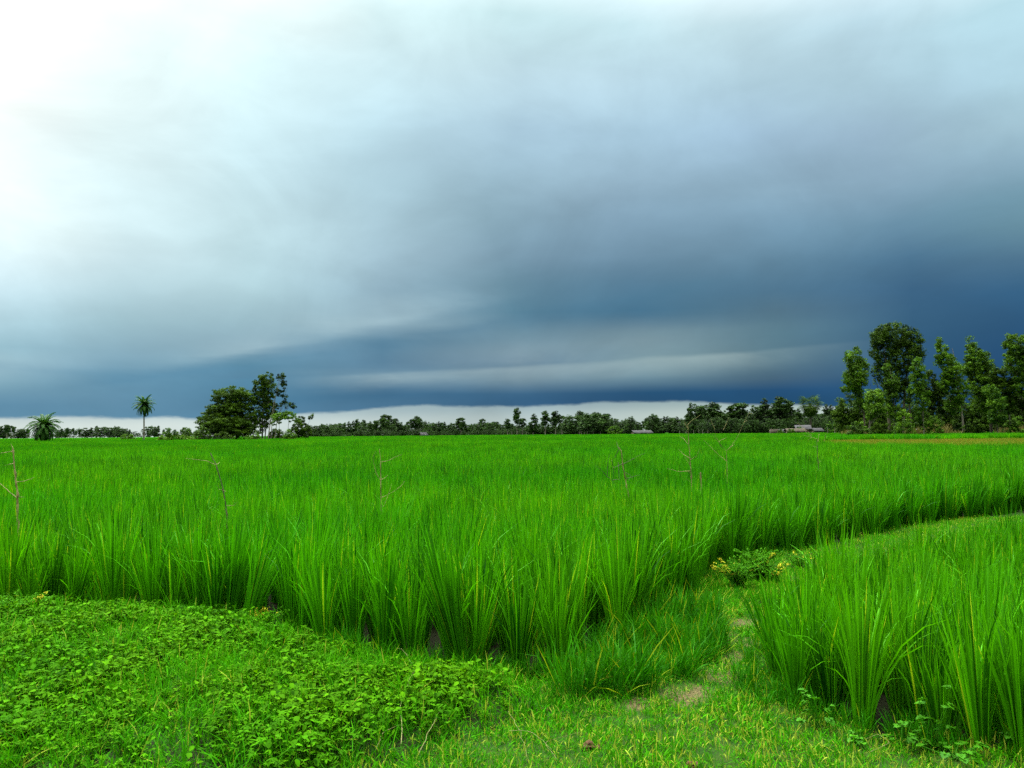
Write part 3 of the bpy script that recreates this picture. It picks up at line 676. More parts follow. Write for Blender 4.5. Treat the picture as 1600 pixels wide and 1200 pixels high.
px_tree(1404, DR + 4, 500, [(0, 524, 26, 20), (-26, 528, 15, 16), (26, 532, 15, 18), (-20, 556, 18, 22), (12, 560, 24, 26), (36, 552, 9, 12), (-6, 596, 16, 26), (10, 610, 14, 22), (-28, 580, 9, 20)],
        [(-14, -4, 520, 0.32), (8, 14, 520, 0.28), (20, 4, 560, 0.18)], 430, 46, 0.42, 0.85, M_T_DARK, M_BARK, 202,
        'tallest and broadest dark tree with a rounded crown in the right hand stand', 'tree', G_R, limbs=26, droop=0.2, tb=0.62, name='big_tree')
px_tree(1436, DR - 8, 560, [(0, 574, 9, 14), (2, 596, 11, 18), (4, 622, 12, 18), (2, 648, 10, 12), (-4, 610, 9, 10)], [(8, -8, 570, 0.17)], 150, 44, 0.36, 0.6, M_T_LIGHT, M_BARKP, 203,
        'slim light green tree with a pale bare trunk in front of the tallest tree', 'tree', G_R, droop=0.5, name='eucalyptus_tree')
px_tree(1393, DR - 5, 567, [(-2, 580, 7, 12), (2, 600, 11, 14), (0, 622, 12, 16), (6, 645, 12, 14)], [(6, -8, 575, 0.15)], 130, 44, 0.36, 0.6, M_T_MID, M_BARKP, 204,
        'narrow green tree standing just left below the broad tallest crown', 'tree', G_R, droop=0.5, tb=0.5, name='eucalyptus_tree')
px_tree(1368, DR - 10, 606, [(0, 620, 13, 12), (0, 636, 15, 12), (-6, 648, 8, 8)], [(-10, 6, 625, 0.16), (-12, 4, 640, 0.08)], 110, 40, 0.36, 0.6, M_T_MID, M_BARKP, 205,
        'small round crowned tree on a pale stem below the two left trees of the stand', 'tree', G_R, tb=0.75, name='round_tree')
px_tree(1462, DR + 6, 576, [(-4, 590, 9, 12), (0, 612, 13, 18), (4, 636, 13, 16), (12, 610, 8, 14)], [(11, -10, 590, 0.16)], 140, 44, 0.4, 0.6, M_T_DARK, M_BARKP, 206,
        'dark lower tree in the gap between the broad tree and the first pointed one', 'tree', G_R, droop=0.3, name='eucalyptus_tree')
px_tree(1490, DR, 525, [(-17, 537, 5, 9), (-13, 552, 9, 13), (-6, 566, 14, 14), (2, 582, 15, 16), (-8, 596, 12, 16), (6, 610, 16, 18), (4, 634, 14, 14)], [(16, -24, 545, 0.24)], 250, 46, 0.4, 0.62, M_T_MID, M_BARKP, 207,
        'pointed wind swept tree with a long white trunk, left one of the two pointed trees', 'tree', G_R, droop=0.5, tb=0.6, name='eucalyptus_tree')
px_tree(1535, DR + 3, 526, [(-14, 536, 6, 9), (-9, 550, 12, 13), (-2, 566, 18, 16), (4, 584, 22, 18), (-20, 572, 9, 14), (0, 606, 22, 20), (4, 632, 20, 16)], [(14, -18, 545, 0.25)], 400, 46, 0.4, 0.68, M_T_MID, M_BARK, 208,
        'pointed wind swept tree with a full crown, right one of the two pointed trees', 'tree', G_R, droop=0.5, tb=0.6, name='eucalyptus_tree')
px_tree(1568, DR - 2, 572, [(-4, 588, 12, 12), (2, 608, 14, 18), (6, 632, 14, 16)], [(12, -14, 585, 0.18)], 170, 44, 0.4, 0.62, M_T_DARK, M_BARKP, 209,
        'dark tree with a thin leaning pale trunk right of the pointed trees', 'tree', G_R, droop=0.4, name='eucalyptus_tree')
px_tree(1557, DR - 14, 599, [(-4, 612, 9, 10), (0, 630, 12, 14), (2, 652, 12, 12)], [(2, -3, 612, 0.12)], 120, 44, 0.34, 0.55, M_T_LIGHT, M_BARK, 210,
        'short fresh green tree low in front of the right pointed tree', 'tree', G_R, droop=0.3, tb=0.45, name='eucalyptus_tree')
px_tree(1606, DR - 4, 514, [(-22, 532, 9, 12), (-8, 540, 18, 20), (-22, 560, 10, 12), (-2, 572, 22, 20), (-4, 600, 20, 20), (10, 550, 20, 30)], [(8, -14, 530, 0.26)], 330, 46, 0.4, 0.7, M_T_MID, M_BARK, 211,
        'tall bright tree cut off by the right edge of the photograph', 'tree', G_R, droop=0.5, tb=0.65, name='eucalyptus_tree')
px_tree(1598, DR + 2, 606, [(0, 622, 14, 14), (4, 646, 16, 16)], [(2, -2, 620, 0.16)], 120, 44, 0.4, 0.62, M_T_DARK, M_BARK, 212,
        'dark low tree under the tall one at the right edge', 'tree', G_R, name='round_tree')
# darker trees behind that close the gaps
behind = [(1330, 612, 22), (1352, 622, 18), (1380, 618, 22), (1415, 622, 24), (1448, 628, 18), (1480, 612, 22), (1512, 618, 22), (1540, 612, 24), (1578, 616, 22), (1602, 606, 24), (1640, 560, 30), (1680, 590, 30)]
proto = None
for kx, (px, tp_, hw) in enumerate(behind):
    D = DR + 16 + (kx % 3) * 5; H = height(px, tp_, D)
    if proto is None:
        proto = make_tree('background_tree', spot(px, D), H, [(0, .62, .30, .34), (-.16, .45, .24, .26), (.16, .42, .24, .28), (0, .24, .34, .22)], [(0, .05, .8, 0.16), (.15, .03, .6, 0.09)], 230, 46, 0.42, 0.75, M_T_DARK, M_BARK, 230,
                          'dark tree filling the shade behind the trunks of the right hand stand', 'tree', 'dark trees behind the tall right hand stand'); baseH = H
    else:
        o = proto.copy(); COL.objects.link(o); o.location = spot(px, D); o.rotation_euler.z = random.uniform(0, 6.28)
        sc = H / baseH; o.scale = (hw * MPP(D) / (0.42 * baseH), hw * MPP(D) / (0.42 * baseH), sc)
        for ch in proto.children:
            c_ = ch.copy(); COL.objects.link(c_); c_.parent = o
# shrubs and straw at their foot
def shrub(px, D, y0, y1, hw, mat, seed, label, leaf=0.3, k=60, name='shrub', group=None, tb=None):
    H = height(px, y0, D); s = MPP(D) / H; w_ = hw * s
    return make_tree(name, spot(px, D), H, [(0, .62, w_ * .62, .34), (-w_ * .5, .42, w_ * .5, .32), (w_ * .5, .40, w_ * .5, .32), (0, .25, w_ * .8, .22)], [(0, 0, .5, 0.05), (w_ * .3, w_ * .2, .4, .04)], k, 40, leaf, 0.45, mat, M_BARK, seed, label, 'shrub', group, limbs=6, tb=tb)
shrub(1412, DR - 20, 636, 670, 17, M_T_LIGHT, 241, 'light green shrub with open leaves in front of the broad tallest tree', tb=0.7, k=50)
shrub(1340, DR - 14, 655, 672, 20, M_T_MID, 242, 'low green shrub at the left foot of the tall stand', k=60)
shrub(1380, DR - 12, 655, 672, 20, M_T_DARK, 243, 'low dark shrub between the round tree and the light shrub', k=60)
shrub(1460, DR - 10, 648, 672, 18, M_T_MID, 244, 'low shrub beside the pale trunk right of the broad tree', k=60)
shrub(1520, DR - 8, 652, 672, 18, M_T_DARK, 245, 'dark low shrub between the white trunk and the right pointed tree', k=60)
shrub(1585, DR - 16, 648, 672, 17, M_T_MID, 246, 'bushy green shrub near the right edge under the last trees', k=60)
def straw_clump(px, D, y0, hw, seed, label):
    D += 17; H = height(px, y0 + 7, D); r = np.random.default_rng(seed); W_ = hw * MPP(D); nb = 420; mb = MB(); phi = r.uniform(0, 6.283, nb)
    base = np.stack([np.clip(r.normal(0, .5, nb), -1.1, 1.1) * W_, np.clip(r.normal(0, .4, nb), -.9, .9) * W_, np.zeros(nb)], 1)
    blades(mb, base, H * r.uniform(.5, 1.05, nb), np.full(nb, 0.07), phi, np.abs(r.normal(.15, .2, nb)), np.abs(r.normal(.4, .4, nb)), 3, np.clip(r.normal(.5, .25, nb), 0, 1), r)
    o = mb.obj('dry_grass_clump', M_STRAW); o.location = spot(px, D); tag(o, label, 'dry grass', 'clumps of dry grass at the foot of the right hand stand')
straw_clump(1338, DR - 22, 662, 22, 251, 'brownish dry grass clump at the left end of the tall stand')
straw_clump(1432, DR - 22, 658, 20, 252, 'straw coloured grass clump left of the pale slim trunk')
straw_clump(1468, DR - 22, 652, 14, 253, 'tallest straw coloured clump between the two pale trunks')
straw_clump(1505, DR - 22, 664, 26, 254, 'low pale straw patch spread before the white trunk')
straw_clump(1572, DR - 22, 660, 14, 255, 'dry grass clump below the dark leaning tree')
straw_clump(1594, DR - 22, 655, 14, 256, 'dry grass clump at the right edge of the field')

# the grove left of the middle, about 200 m away
DL = 200
G_L = 'trees in the dark grove left of the middle'
px_tree(361, DL, 604, [(4, 614, 27, 9), (-12, 622, 20, 9), (16, 624, 22, 12), (-8, 638, 30, 14), (10, 644, 32, 16), (-24, 652, 22, 14), (-4, 662, 42, 16), (-16, 672, 36, 12), (12, 672, 36, 12)],
        [(-6, -6, 630, 0.35), (8, 8, 630, 0.3), (20, 4, 650, 0.2)], 900, 50, 0.42, 0.85, M_T_DARK, M_BARK, 301,
        'broad dark tree with a flat layered top, largest of the left grove', 'tree', G_L, limbs=20, flat=0.45, tb=0.5, name='broad_tree')
px_tree(412, DL + 2, 582, [(2, 592, 11, 10), (-8, 602, 9, 12), (6, 608, 12, 14), (-2, 624, 15, 16), (6, 642, 14, 14), (-4, 658, 13, 14)], [(-2, 2, 595, 0.22), (2, 8, 600, 0.16)], 260, 46, 0.4, 0.6, M_T_DARK, M_BARKP, 302,
        'tall upright dark tree rising behind the broad one in the left grove', 'tree', G_L, droop=0.3, tb=0.45, name='eucalyptus_tree')
px_tree(437, DL - 2, 582, [(3, 590, 7, 7), (5, 604, 6, 9), (-3, 612, 6, 8), (6, 622, 5, 7), (12, 634, 9, 5), (22, 636, 4, 4), (-2, 636, 6, 7)], [(-18, 20, 590, 0.15), (-14, 16, 600, 0.12), (-8, 14, 605, 0.1)], 62, 34, 0.36, 0.5, M_T_DARK, M_BARKP, 303,
        'thin tall tree with see through foliage and pale stems at the right of the grove', 'tree', G_L, droop=0.4, tb=0.4, limbs=24, name='eucalyptus_tree')
px_tree(444, DL - 10, 642, [(-8, 652, 12, 6), (4, 650, 13, 7), (16, 656, 9, 6), (-14, 660, 7, 5)], [(6, -2, 652, 0.09), (-6, -2, 654, 0.07)], 80, 40, 0.36, 0.5, M_T_LIGHT, M_BARK, 304,
        'light green umbrella shaped tree at the right of the grove', 'tree', G_L, flat=0.5, tb=0.5, name='small_tree')
px_tree(472, DL - 12, 649, [(-2, 658, 8, 7), (0, 668, 14, 10), (-6, 676, 14, 8), (8, 676, 12, 8), (12, 654, 3, 3), (16, 651, 3, 2)], [(0, 2, 660, 0.08), (4, 10, 652, 0.05)], 105, 42, 0.36, 0.5, M_T_DARK, M_BARK, 305,
        'small dark bushy tree at the right end of the grove', 'tree', G_L, tb=0.55, name='small_tree')
shrub(452, DL - 16, 671, 684, 13, M_T_LIGHT, 311, 'bright green low bush under the umbrella shaped tree', k=50, tb=0.4)
shrub(432, DL + 12, 668, 684, 16, M_T_DARK, 321, 'dark low bush seen between the pale stems of the grove', k=90)
shrub(396, DL - 16, 677, 684, 16, M_T_MID, 312, 'low bush at the foot of the tall dark tree in the grove', k=40)
shrub(345, DL - 14, 674, 684, 22, M_T_DARK, 313, 'low dark bush under the broad tree of the grove', k=60)
shrub(318, DL - 8, 664, 684, 14, M_T_MID, 314, 'mid green bush at the left edge of the broad tree', k=60)
shrub(264, DL - 4, 667, 684, 13, M_T_LIGHT, 315, 'olive green rounded bush right of the tall palm', k=60, tb=0.45)
shrub(290, DL + 4, 666, 684, 16, M_T_MID, 316, 'wider green bush between the palm and the grove', k=70, tb=0.6)
shrub(304, DL - 8, 678, 686, 22, M_T_LIGHT, 317, 'flat bright hedge of low plants left of the grove', k=60, tb=0.4)
shrub(200, DL + 30, 676, 684, 12, M_T_LIGHT, 318, 'small bright bush left of the tall palm', k=50, tb=0.4)
shrub(254, DL - 12, 680, 686, 9, M_T_LIGHT, 319, 'tiny pale bush at the field edge by the tall palm', k=30, tb=0.7)

# ------------------------------------------------------------------ palms
def frond_mesh(seed, L, nl, leaf, arch, fan=False):
    r = np.random.default_rng(seed); mb = MB()
    if fan:
        mb.tube([(0, 0, 0), (L * .55, 0, L * .06)], [0.05, 0.03], 4, 0.3)
        c = np.array([L * .55, 0, L * .06])
        for k in range(nl):
            a = (k / (nl - 1) - .5) * 4.0; l = L * .5 * r.uniform(.85, 1.05)
            d = np.array([math.cos(a), math.sin(a), -0.1 - 0.25 * abs(a) / 2]); sd_ = np.array([-math.sin(a), math.cos(a), 0]) * 0.09
            mb.add([c, c + d * l * .6 + sd_, c + d * l + np.array([0, 0, -.12 * l]), c + d * l * .6 - sd_], [[0, 1, 2, 3]], float(np.clip(r.normal(.5, .2), 0, .9)))
        return mb.mesh('frond', M_T_DARK)
    s = np.linspace(0, 1, 10); a = 0.75 - arch * s ** 1.2
    x = np.concatenate([[0], np.cumsum(np.cos((a[1:] + a[:-1]) / 2) * L / 9)]); z = np.concatenate([[0], np.cumsum(np.sin((a[1:] + a[:-1]) / 2) * L / 9)])
    pth = np.stack([x, x * 0, z], 1); mb.tube(pth, 0.035 * (1 - .8 * s), 4, 0.6)
    for k in range(nl):
        u = 0.1 + 0.9 * k / (nl - 1); c = np.array([np.interp(u, s, x), 0, np.interp(u, s, z)]); an = float(np.interp(u, s, a))
        for sg in (-1, 1):
            l = leaf * (1 - 0.55 * u) * r.uniform(.85, 1.1) * (0.6 + 0.4 * min(1, u * 4))
            fw = np.array([math.cos(an), 0, math.sin(an)])
            d = fw * 0.75 + np.array([0, sg * 0.8, 0]) + np.array([0, 0, r.uniform(-.35, .15)]); d /= np.linalg.norm(d)
            e = c + d * l; wv = fw * 0.10
            mb.add([c - wv, c + d * l * .5 - wv + [0, 0, .03], e + [0, 0, -.06 * l], c + d * l * .5 + wv + [0, 0, .03], c + wv], [[0, 1, 2, 3], [0, 3, 4, 0]] if False else [[0, 1, 2, 3]], float(np.clip(r.normal(.5, .2), 0, .9)))
    return mb.mesh('frond', M_PALM)
def palm(name, px, D, cy, L, ntr, nf, trunk_r, label, seed, fan=False, low=-1.15, high=0.75, nl=24, leaf=0.65, arch=1.5, barkmat=M_BARK, sc=1.0):
    root = empty(name, spot(px, D)); tag(root, label, 'palm tree'); r = np.random.default_rng(seed)
    zc = height(px, cy, D); mb = MB(); s = np.linspace(0, 1, 12); wob = 0.04 * np.sin(s * 5)
    rad = trunk_r * (1.15 - 0.35 * s) * (1 + 0.05 * np.sin(s * 60)); rad[-1] *= 1.25; rad[-2] *= 1.2
    mb.tube(np.stack([wob, wob * .5, s * zc], 1) - np.array([0, 0, .0]), rad, 9, .5)
    for k in range(ntr):   # old leaf bases
        a = r.uniform(0, 6.28); z = zc * r.uniform(.35 if trunk_r > .2 else .9, 1.0); q_ = np.array([math.cos(a), math.sin(a), 0])
        mb.tube([q_ * trunk_r * .7 + [0, 0, z], q_ * (trunk_r + .18) + [0, 0, z + .16]], [.05, .03], 4, .5)
    mb.obj('trunk', barkmat, root, smooth=True)
    meshes = [frond_mesh(seed + k, L, nl, leaf, arch * (0.85 + 0.15 * k), fan) for k in range(3)]
    for k in range(nf):
        f = bpy.data.objects.new('frond', meshes[k % 3]); COL.objects.link(f); f.parent = root; f.location = (0, 0, zc)
        u = k / nf; el_ = high - (high - low) * u ** 0.9 - 0.4 + r.normal(0, .06)
        f.rotation_euler = Euler((r.normal(0, .15), -el_, k * 2.39996 + r.normal(0, .1)), 'XYZ'); v = r.uniform(.88, 1.08); f.scale = (v, v, v)
    return root
palm('date_palm', 224.5, 205, 633, 2.9, 20, 60, 0.17, 'tall slender palm with a round crown alone against the pale sky', 401, barkmat=M_BARKP, low=-1.5, high=1.15, nl=30, leaf=0.7, arch=1.1)
palm('date_palm', 69, 200, 667, 4.2, 40, 96, 0.30, 'short stout palm with drooping fronds to the ground at the far left', 411, low=-1.2, high=1.1, nl=34, leaf=0.85, arch=1.4)
palm('fan_palm', 1267, 285, 632, 4.6, 30, 70, 0.32, 'rounded fan palm standing above the trees behind the farm sheds', 421, fan=True, low=-1.5, high=1.3, nl=17)

# ------------------------------------------------------------------ far tree line
def far_proto(name, blobs, trunks, k, per, leaf, rc, seed, mat, bark, **kw):
    t = make_tree(name, (0, 0, 0), 10.0, blobs, trunks, k, per, leaf, rc, mat, bark, seed, None, None, **kw); return t
FP = {
 'round': [far_proto('far_tree', [(0, .68, .30, .26), (-.2, .48, .26, .22), (.2, .46, .26, .24), (0, .28, .36, .22)], [(0, .04, .7, .2)], 110, 34, .55, .8, 501, M_T_FAR, M_BARK, limbs=5),
           far_proto('far_tree', [(.06, .74, .22, .22), (-.16, .52, .30, .22), (.22, .42, .26, .22), (-.1, .24, .34, .2)], [(0, .04, .7, .2)], 110, 34, .55, .8, 502, M_T_FAR, M_BARK, limbs=5)],
 'tall': [far_proto('far_slender_tree', [(0, .84, .12, .15), (.04, .66, .14, .14), (-.04, .52, .10, .08)], [(0, 0, .92, .16)], 46, 34, .5, .62, 511, M_T_FAR, M_BARKP, limbs=6, droop=.3),
          far_proto('far_slender_tree', [(0, .88, .14, .10), (-.10, .74, .10, .10), (.12, .70, .10, .08), (.02, .56, .10, .07)], [(0, 0, .92, .16), (.02, .08, .8, .1)], 46, 34, .5, .62, 512, M_T_FAR, M_BARKP, limbs=8, droop=.3)],
 'cone': [far_proto('far_pointed_tree', [(0, .90, .05, .10), (0, .74, .11, .14), (0, .54, .16, .16), (0, .32, .19, .18)], [(0, 0, .9, .16)], 80, 34, .5, .6, 521, M_T_FAR, M_BARK, limbs=4, droop=.3)],
 'bush': [far_proto('far_bush', [(0, .55, .55, .42), (-.5, .40, .5, .32), (.5, .42, .5, .34)], [(0, 0, .5, .15)], 90, 34, .6, .9, 531, M_T_FAR, M_BARK, limbs=3)],
}
used = set()
def far_tree(kind, px, top, D, label, group, wk=1.0, cat='tree'):
    pr = random.choice(FP[kind]); H = height(px, top, D); s = H / 10.0
    if pr.name not in used:
        used.add(pr.name); o = pr
    else:
        o = pr.copy(); COL.objects.link(o)
        for ch in pr.children:
            c_ = ch.copy(); COL.objects.link(c_); c_.parent = o
    o.location = spot(px, D); o.rotation_euler = (0, 0, random.uniform(0, 6.28)); o.scale = (s * wk, s * wk, s)
    tag(o, label, cat, group)
    return o
def band(x0, x1, prof, D0, D1, step, label, group, kinds, wk=(1.0, 1.3)):
    xs = [p_[0] for p_ in prof]; ys = [p_[1] for p_ in prof]; x = x0
    while x < x1:
        t_ = np.interp(x, xs, ys) + random.uniform(-1.0, 4.0)
        far_tree(random.choice(kinds), x, t_, random.uniform(D0, D1), label, group, random.uniform(*wk))
        x += step * random.uniform(.6, 1.4)
g = 'hazy trees of the far left line'
band(-40, 46, [(-40, 668), (5, 664), (40, 669)], 1250, 1350, 6, 'small hazy blue green tree in the far line left of the stout palm', g, ['tall', 'round', 'round', 'tall'], (1.1, 1.6))
band(92, 215, [(92, 668), (115, 670), (150, 665), (175, 664), (190, 666), (215, 672)], 1250, 1350, 6, 'small hazy blue green tree in the far line between the two palms', g, ['tall', 'round', 'tall', 'round', 'bush'], (1.1, 1.6))
band(234, 330, [(232, 665), (245, 663), (260, 671), (330, 669)], 1250, 1350, 8, 'small hazy tree in the far line between the tall palm and the grove', g, ['tall', 'round', 'round'], (1.1, 1.6))
band(-60, 330, [(-60, 677), (330, 677)], 1370, 1420, 11, 'lowest hazy tree closing the far left horizon', g, ['bush'])
far_tree('tall', 10, 664, 1200, 'tallest hazy tree left of the stout palm', g, 1.3); far_tree('tall', 105, 669, 1180, 'hazy slender tree just right of the stout palm', g, 1.3)
g = 'dark trees of the far middle line'
prof = [(480, 664), (505, 661), (540, 660), (560, 656), (585, 656), (600, 651), (615, 654), (630, 660), (650, 654), (665, 656), (680, 656), (700, 659), (720, 658), (735, 660), (755, 655), (775, 659), (795, 660)]
band(484, 800, prof, 420, 480, 5.2, 'dark green tree in the far line between the grove and the tall lone stem', g, ['round', 'round', 'cone', 'tall', 'round'], (.95, 1.35))
band(478, 1000, [(480, 669), (1000, 664)], 500, 520, 9, 'low dark tree at the back of the far middle line', g, ['bush'])
band(484, 990, [(480, 672), (990, 666)], 405, 418, 12, 'low bushy tree at the front of the far middle line', g, ['bush', 'round'], (.9, 1.3))
for px, ty, kd, lb in [(603, 648, 'tall', 'highest tuft of the far line right of the grove'), (651, 651, 'tall', 'second tuft in the far line right of the grove'), (720, 653, 'tall', 'thin top sticking out of the far line above the dry branch')]:
    far_tree(kd, px, ty, 430, lb, g, 1.5)
far_tree('tall', 808, 638, 400, 'lone tall thin tree with a bare stem and a small round tuft', g, 1.0)
g = 'slender trees of the far centre'
for px, ty, kd in [(793, 655, 'tall'), (816, 654, 'tall'), (835, 647, 'cone'), (852, 643, 'tall'), (868, 643, 'tall'), (878, 650, 'tall'), (896, 645, 'round'), (906, 643, 'tall')]:
    far_tree(kd, px, ty, 385 + (px % 7) * 4, 'slender pale stemmed tree right of the lone tall thin tree', g, 1.5)
prof = [(800, 662), (830, 658), (880, 656), (905, 652), (930, 643), (950, 648), (965, 655), (985, 650), (1000, 660), (1015, 650), (1030, 648), (1050, 650), (1075, 652)]
band(800, 915, [(800, 663), (915, 657)], 400, 440, 5, 'dark tree in the far centre behind the pale slender stems', g, ['round', 'round', 'cone'], (1., 1.3))
band(915, 1000, prof, 360, 400, 6, 'full dark tree in the far centre left of the grey tin shed', g, ['round', 'round', 'tall'], (1.1, 1.5))
band(1000, 1080, prof, 360, 400, 5.5, 'full dark tree in the far line behind the grey tin shed', g, ['round', 'cone', 'round', 'tall'], (1.1, 1.5))
for px, ty, kd, wk, lb in [(924, 641, 'round', 1.5, 'broadest rounded tree of the far centre'), (941, 644, 'round', 1.2, 'rounded tree just right of the broadest far one'), (985, 649, 'round', 1.0, 'single dark tree left above the grey tin shed'),
                           (1020, 645, 'round', 1.1, 'pale topped tree above the grey tin shed')]:
    far_tree(kd, px, ty, 350, lb, g, wk)
g = 'dark trees behind the farm sheds'
for px, ty, kd, wk, lb in [(1080, 630, 'cone', 1.0, 'narrow pointed tree at the left end of the higher dark row'), (1098, 628, 'round', 1.2, 'tall dark tree beside the narrow pointed one'), (1115, 630, 'tall', 1.8, 'tall dark open crowned tree above the branch with a bent tip'),
                           (1144, 634, 'tall', 1.5, 'thin crowned tree standing out left of the forked branch'), (1158, 630, 'tall', 1.7, 'light tree top above the forked dry branch'), (1180, 631, 'round', 1.0, 'dark tree just left of the feathery one'),
                           (1195, 623, 'cone', 1.3, 'feathery dark tree left of the fan palm'), (1220, 621, 'tall', 1.8, 'feathery tallest tree between the palm and the dark row'), (1234, 627, 'tall', 1.5, 'open crowned tree beside the fan palm'),
                           (1292, 632, 'cone', 1.2, 'pointed tree just right of the fan palm'), (1300, 633, 'cone', 1.0, 'small pointed tree between fan palm and tall stand')]:
    far_tree(kd, px, ty, 300 + (px % 5) * 3, lb, g, wk)
prof = [(1080, 640), (1100, 634), (1125, 636), (1140, 644), (1160, 640), (1180, 638), (1200, 632), (1230, 634), (1260, 640), (1290, 638), (1320, 640), (1360, 640)]
band(1084, 1360, prof, 300, 330, 7, 'dark leafy tree of the row behind the farm sheds', g, ['round', 'round', 'tall', 'cone'], (1.0, 1.35))
band(1084, 1380, [(1084, 652), (1380, 650)], 290, 299, 10, 'lower dark tree at the front of the row behind the farm sheds', g, ['bush', 'round'], (.8, 1.1))
band(1080, 1400, [(1084, 655), (1400, 650)], 335, 345, 14, 'low tree closing the back of the row behind the farm sheds', g, ['bush'])
band(1380, 1700, [(1380, 640), (1700, 640)], 230, 250, 18, 'low dark tree far behind the tall right hand stand', 'low trees far behind the right hand stand', ['bush', 'round'])
shrub(1236, 250, 669, 675, 7, M_T_MID, 544, 'low dark bush before the brown thatched shed', k=36, tb=0.3, leaf=.3)
shrub(1219, 252, 670, 675, 5, M_T_MID, 545, 'small bush right of the tan straw stack', k=30, tb=0.3, leaf=.3)
shrub(1302, 262, 656, 672, 12, M_T_LIGHT, 541, 'light green small tree right of the farm sheds', k=60, tb=0.3, leaf=.35)
shrub(1250, 262, 666, 674, 8, M_T_LIGHT, 542, 'bright bush hiding the right end of the white roofed shed', k=40, tb=0.3, leaf=.35)
shrub(960, 340, 664, 678, 14, M_T_LIGHT, 543, 'bright green bush in front of the far line left of the grey tin shed', k=50, tb=0.2, leaf=.45)

# ------------------------------------------------------------------ sheds and posts
def shed(px, D, w_, d_, wall_h, roof_h, label, roofmat, wallmat, rz=0.0, cat='shed'):
    root = empty('farm_shed', spot(px, D), rz); tag(root, label, cat, 'farm sheds along the far edge of the field'); hw, hd = w_ / 2, d_ / 2
    mb = MB(); t_ = 0.15
    mb.box((0, hd - t_ / 2, wall_h / 2), (w_, t_, wall_h)); mb.box((-hw + t_ / 2, 0, wall_h / 2), (t_, d_ - 2 * t_ - .01, wall_h)); mb.box((hw - t_ / 2, 0, wall_h / 2), (t_, d_ - 2 * t_ - .01, wall_h))
    dw = min(1.0, w_ * .3); mb.box((-(hw + dw / 2) / 2, -hd + t_ / 2, wall_h / 2), (hw - dw / 2, t_, wall_h)); mb.box(((hw + dw / 2) / 2, -hd + t_ / 2, wall_h / 2), (hw - dw / 2, t_, wall_h))
    mb.obj('wall', wallmat, root)
    ov = 0.45; x0, x1 = -hw - ov, hw + ov; mb = MB(); th = .06
    for sgn in (-1, 1):
        y0 = sgn * (hd + ov); z0 = wall_h - .12; z1 = wall_h + roof_h; nseg = 24; xs = np.linspace(x0, x1, nseg)
        wv = .03 * np.cos(np.arange(nseg) * np.pi)
        a = np.stack([xs, np.full(nseg, y0), z0 + wv], 1); b = np.stack([xs, np.full(nseg, sgn * .002), z1 + wv], 1); V = np.concatenate([a, b, a - [0, 0, th], b - [0, 0, th]]); i = np.arange(nseg - 1)
        f = np.concatenate([np.stack([i, i + 1, i + 1 + nseg, i + nseg], 1), np.stack([i + 2 * nseg, i + 3 * nseg, i + 1 + 3 * nseg, i + 1 + 2 * nseg], 1), np.stack([i, i + 2 * nseg, i + 1 + 2 * nseg, i + 1], 1)]); mb.add(V, f)
    mb.obj('roof', roofmat, root)
    mb = MB(); mb.box((0, -hd + .08, wall_h * .42), (dw * .96, .05, wall_h * .84)); mb.obj('door', M_WOOD, root)
    mb = MB()
    for sx in (-1, 1):
        mb.add([(sx * (hw - .05), -hd, wall_h - .05), (sx * (hw - .05), hd, wall_h - .05), (sx * (hw - .05), 0, wall_h + roof_h - .1)], [[0, 1, 2]])
        mb.add([(sx * (hw - .14), -hd, wall_h - .05), (sx * (hw - .14), 0, wall_h + roof_h - .1), (sx * (hw - .14), hd, wall_h - .05)], [[0, 1, 2]])
    mb.obj('gable', wallmat, root)
    return root
shed(1002, 330, 7.5, 5, 1.4, 0.9, 'low shed with a grey tin roof in the middle of the far tree line', M_TIN, M_MUDW, .25)
shed(1224, 262, 5.0, 4, 1.3, 0.8, 'long low shed with a whitish tin roof right of the tan wall', M_TIN, M_MUDW, .05)
shed(1254, 268, 4.2, 5, 2.2, 1.2, 'taller house with a bright white tin roof under the fan palm', M_TIN, M_MUDW, -.2, 'house')
shed(1242, 255, 5.2, 3, 1.5, .8, 'low shed with a brown thatched roof before the white roofed house', M_THATCH, M_MUDW, .0)
shed(1276, 272, 2.8, 3, 1.6, 0.8, 'small pale roofed shed right of the white roofed house', M_TIN, M_MUDW, .1)
shed(1328, 262, 3.5, 3, 1.1, .6, 'small grey roofed shed left of the tall stand', M_TIN, M_MUDW, .2)
shed(661, 400, 3.0, 3, 1.2, 1.2, 'tiny white roofed hut in the far line right of the grove', M_TIN, M_MUDW, .6, 'hut')
def straw_stack(px, D):
    root = empty('straw_stack', spot(px, D)); tag(root, 'tan block shaped straw stack left of the whitish shed roof', 'straw stack', 'farm sheds along the far edge of the field')
    r = np.random.default_rng(5); mb = MB(); mb.box((0, 0, 1.0), (2.3, 2.0, 2.0)); 
    nb = 900; f = r.integers(0, 3, nb); bx = r.uniform(-1.15, 1.15, nb); by = np.where(f == 0, -1.0, r.uniform(-1, 1, nb)); bz = np.where(f == 0, r.uniform(0, 2, nb), 2.0); bx = np.where(f == 2, np.sign(bx) * 1.15, bx); bz = np.where(f == 2, r.uniform(0, 2, nb), bz)
    blades(mb, np.stack([bx, by, bz], 1), np.full(nb, .3), np.full(nb, .03), r.uniform(0, 6.28, nb), r.uniform(.6, 1.6, nb), r.uniform(0, .6, nb), 2, r.uniform(0, 1, nb), r)
    mb.obj('straw', M_THATCH, root)
straw_stack(1209.5, 258)
pm = MB(); pm.tube([(0, 0, -.1), (0.02, 0, 1.2), (0, 0.02, 2.3)], [.09, .08, .07], 7, .5); pmesh = pm.mesh('fence_post', M_BARKP)
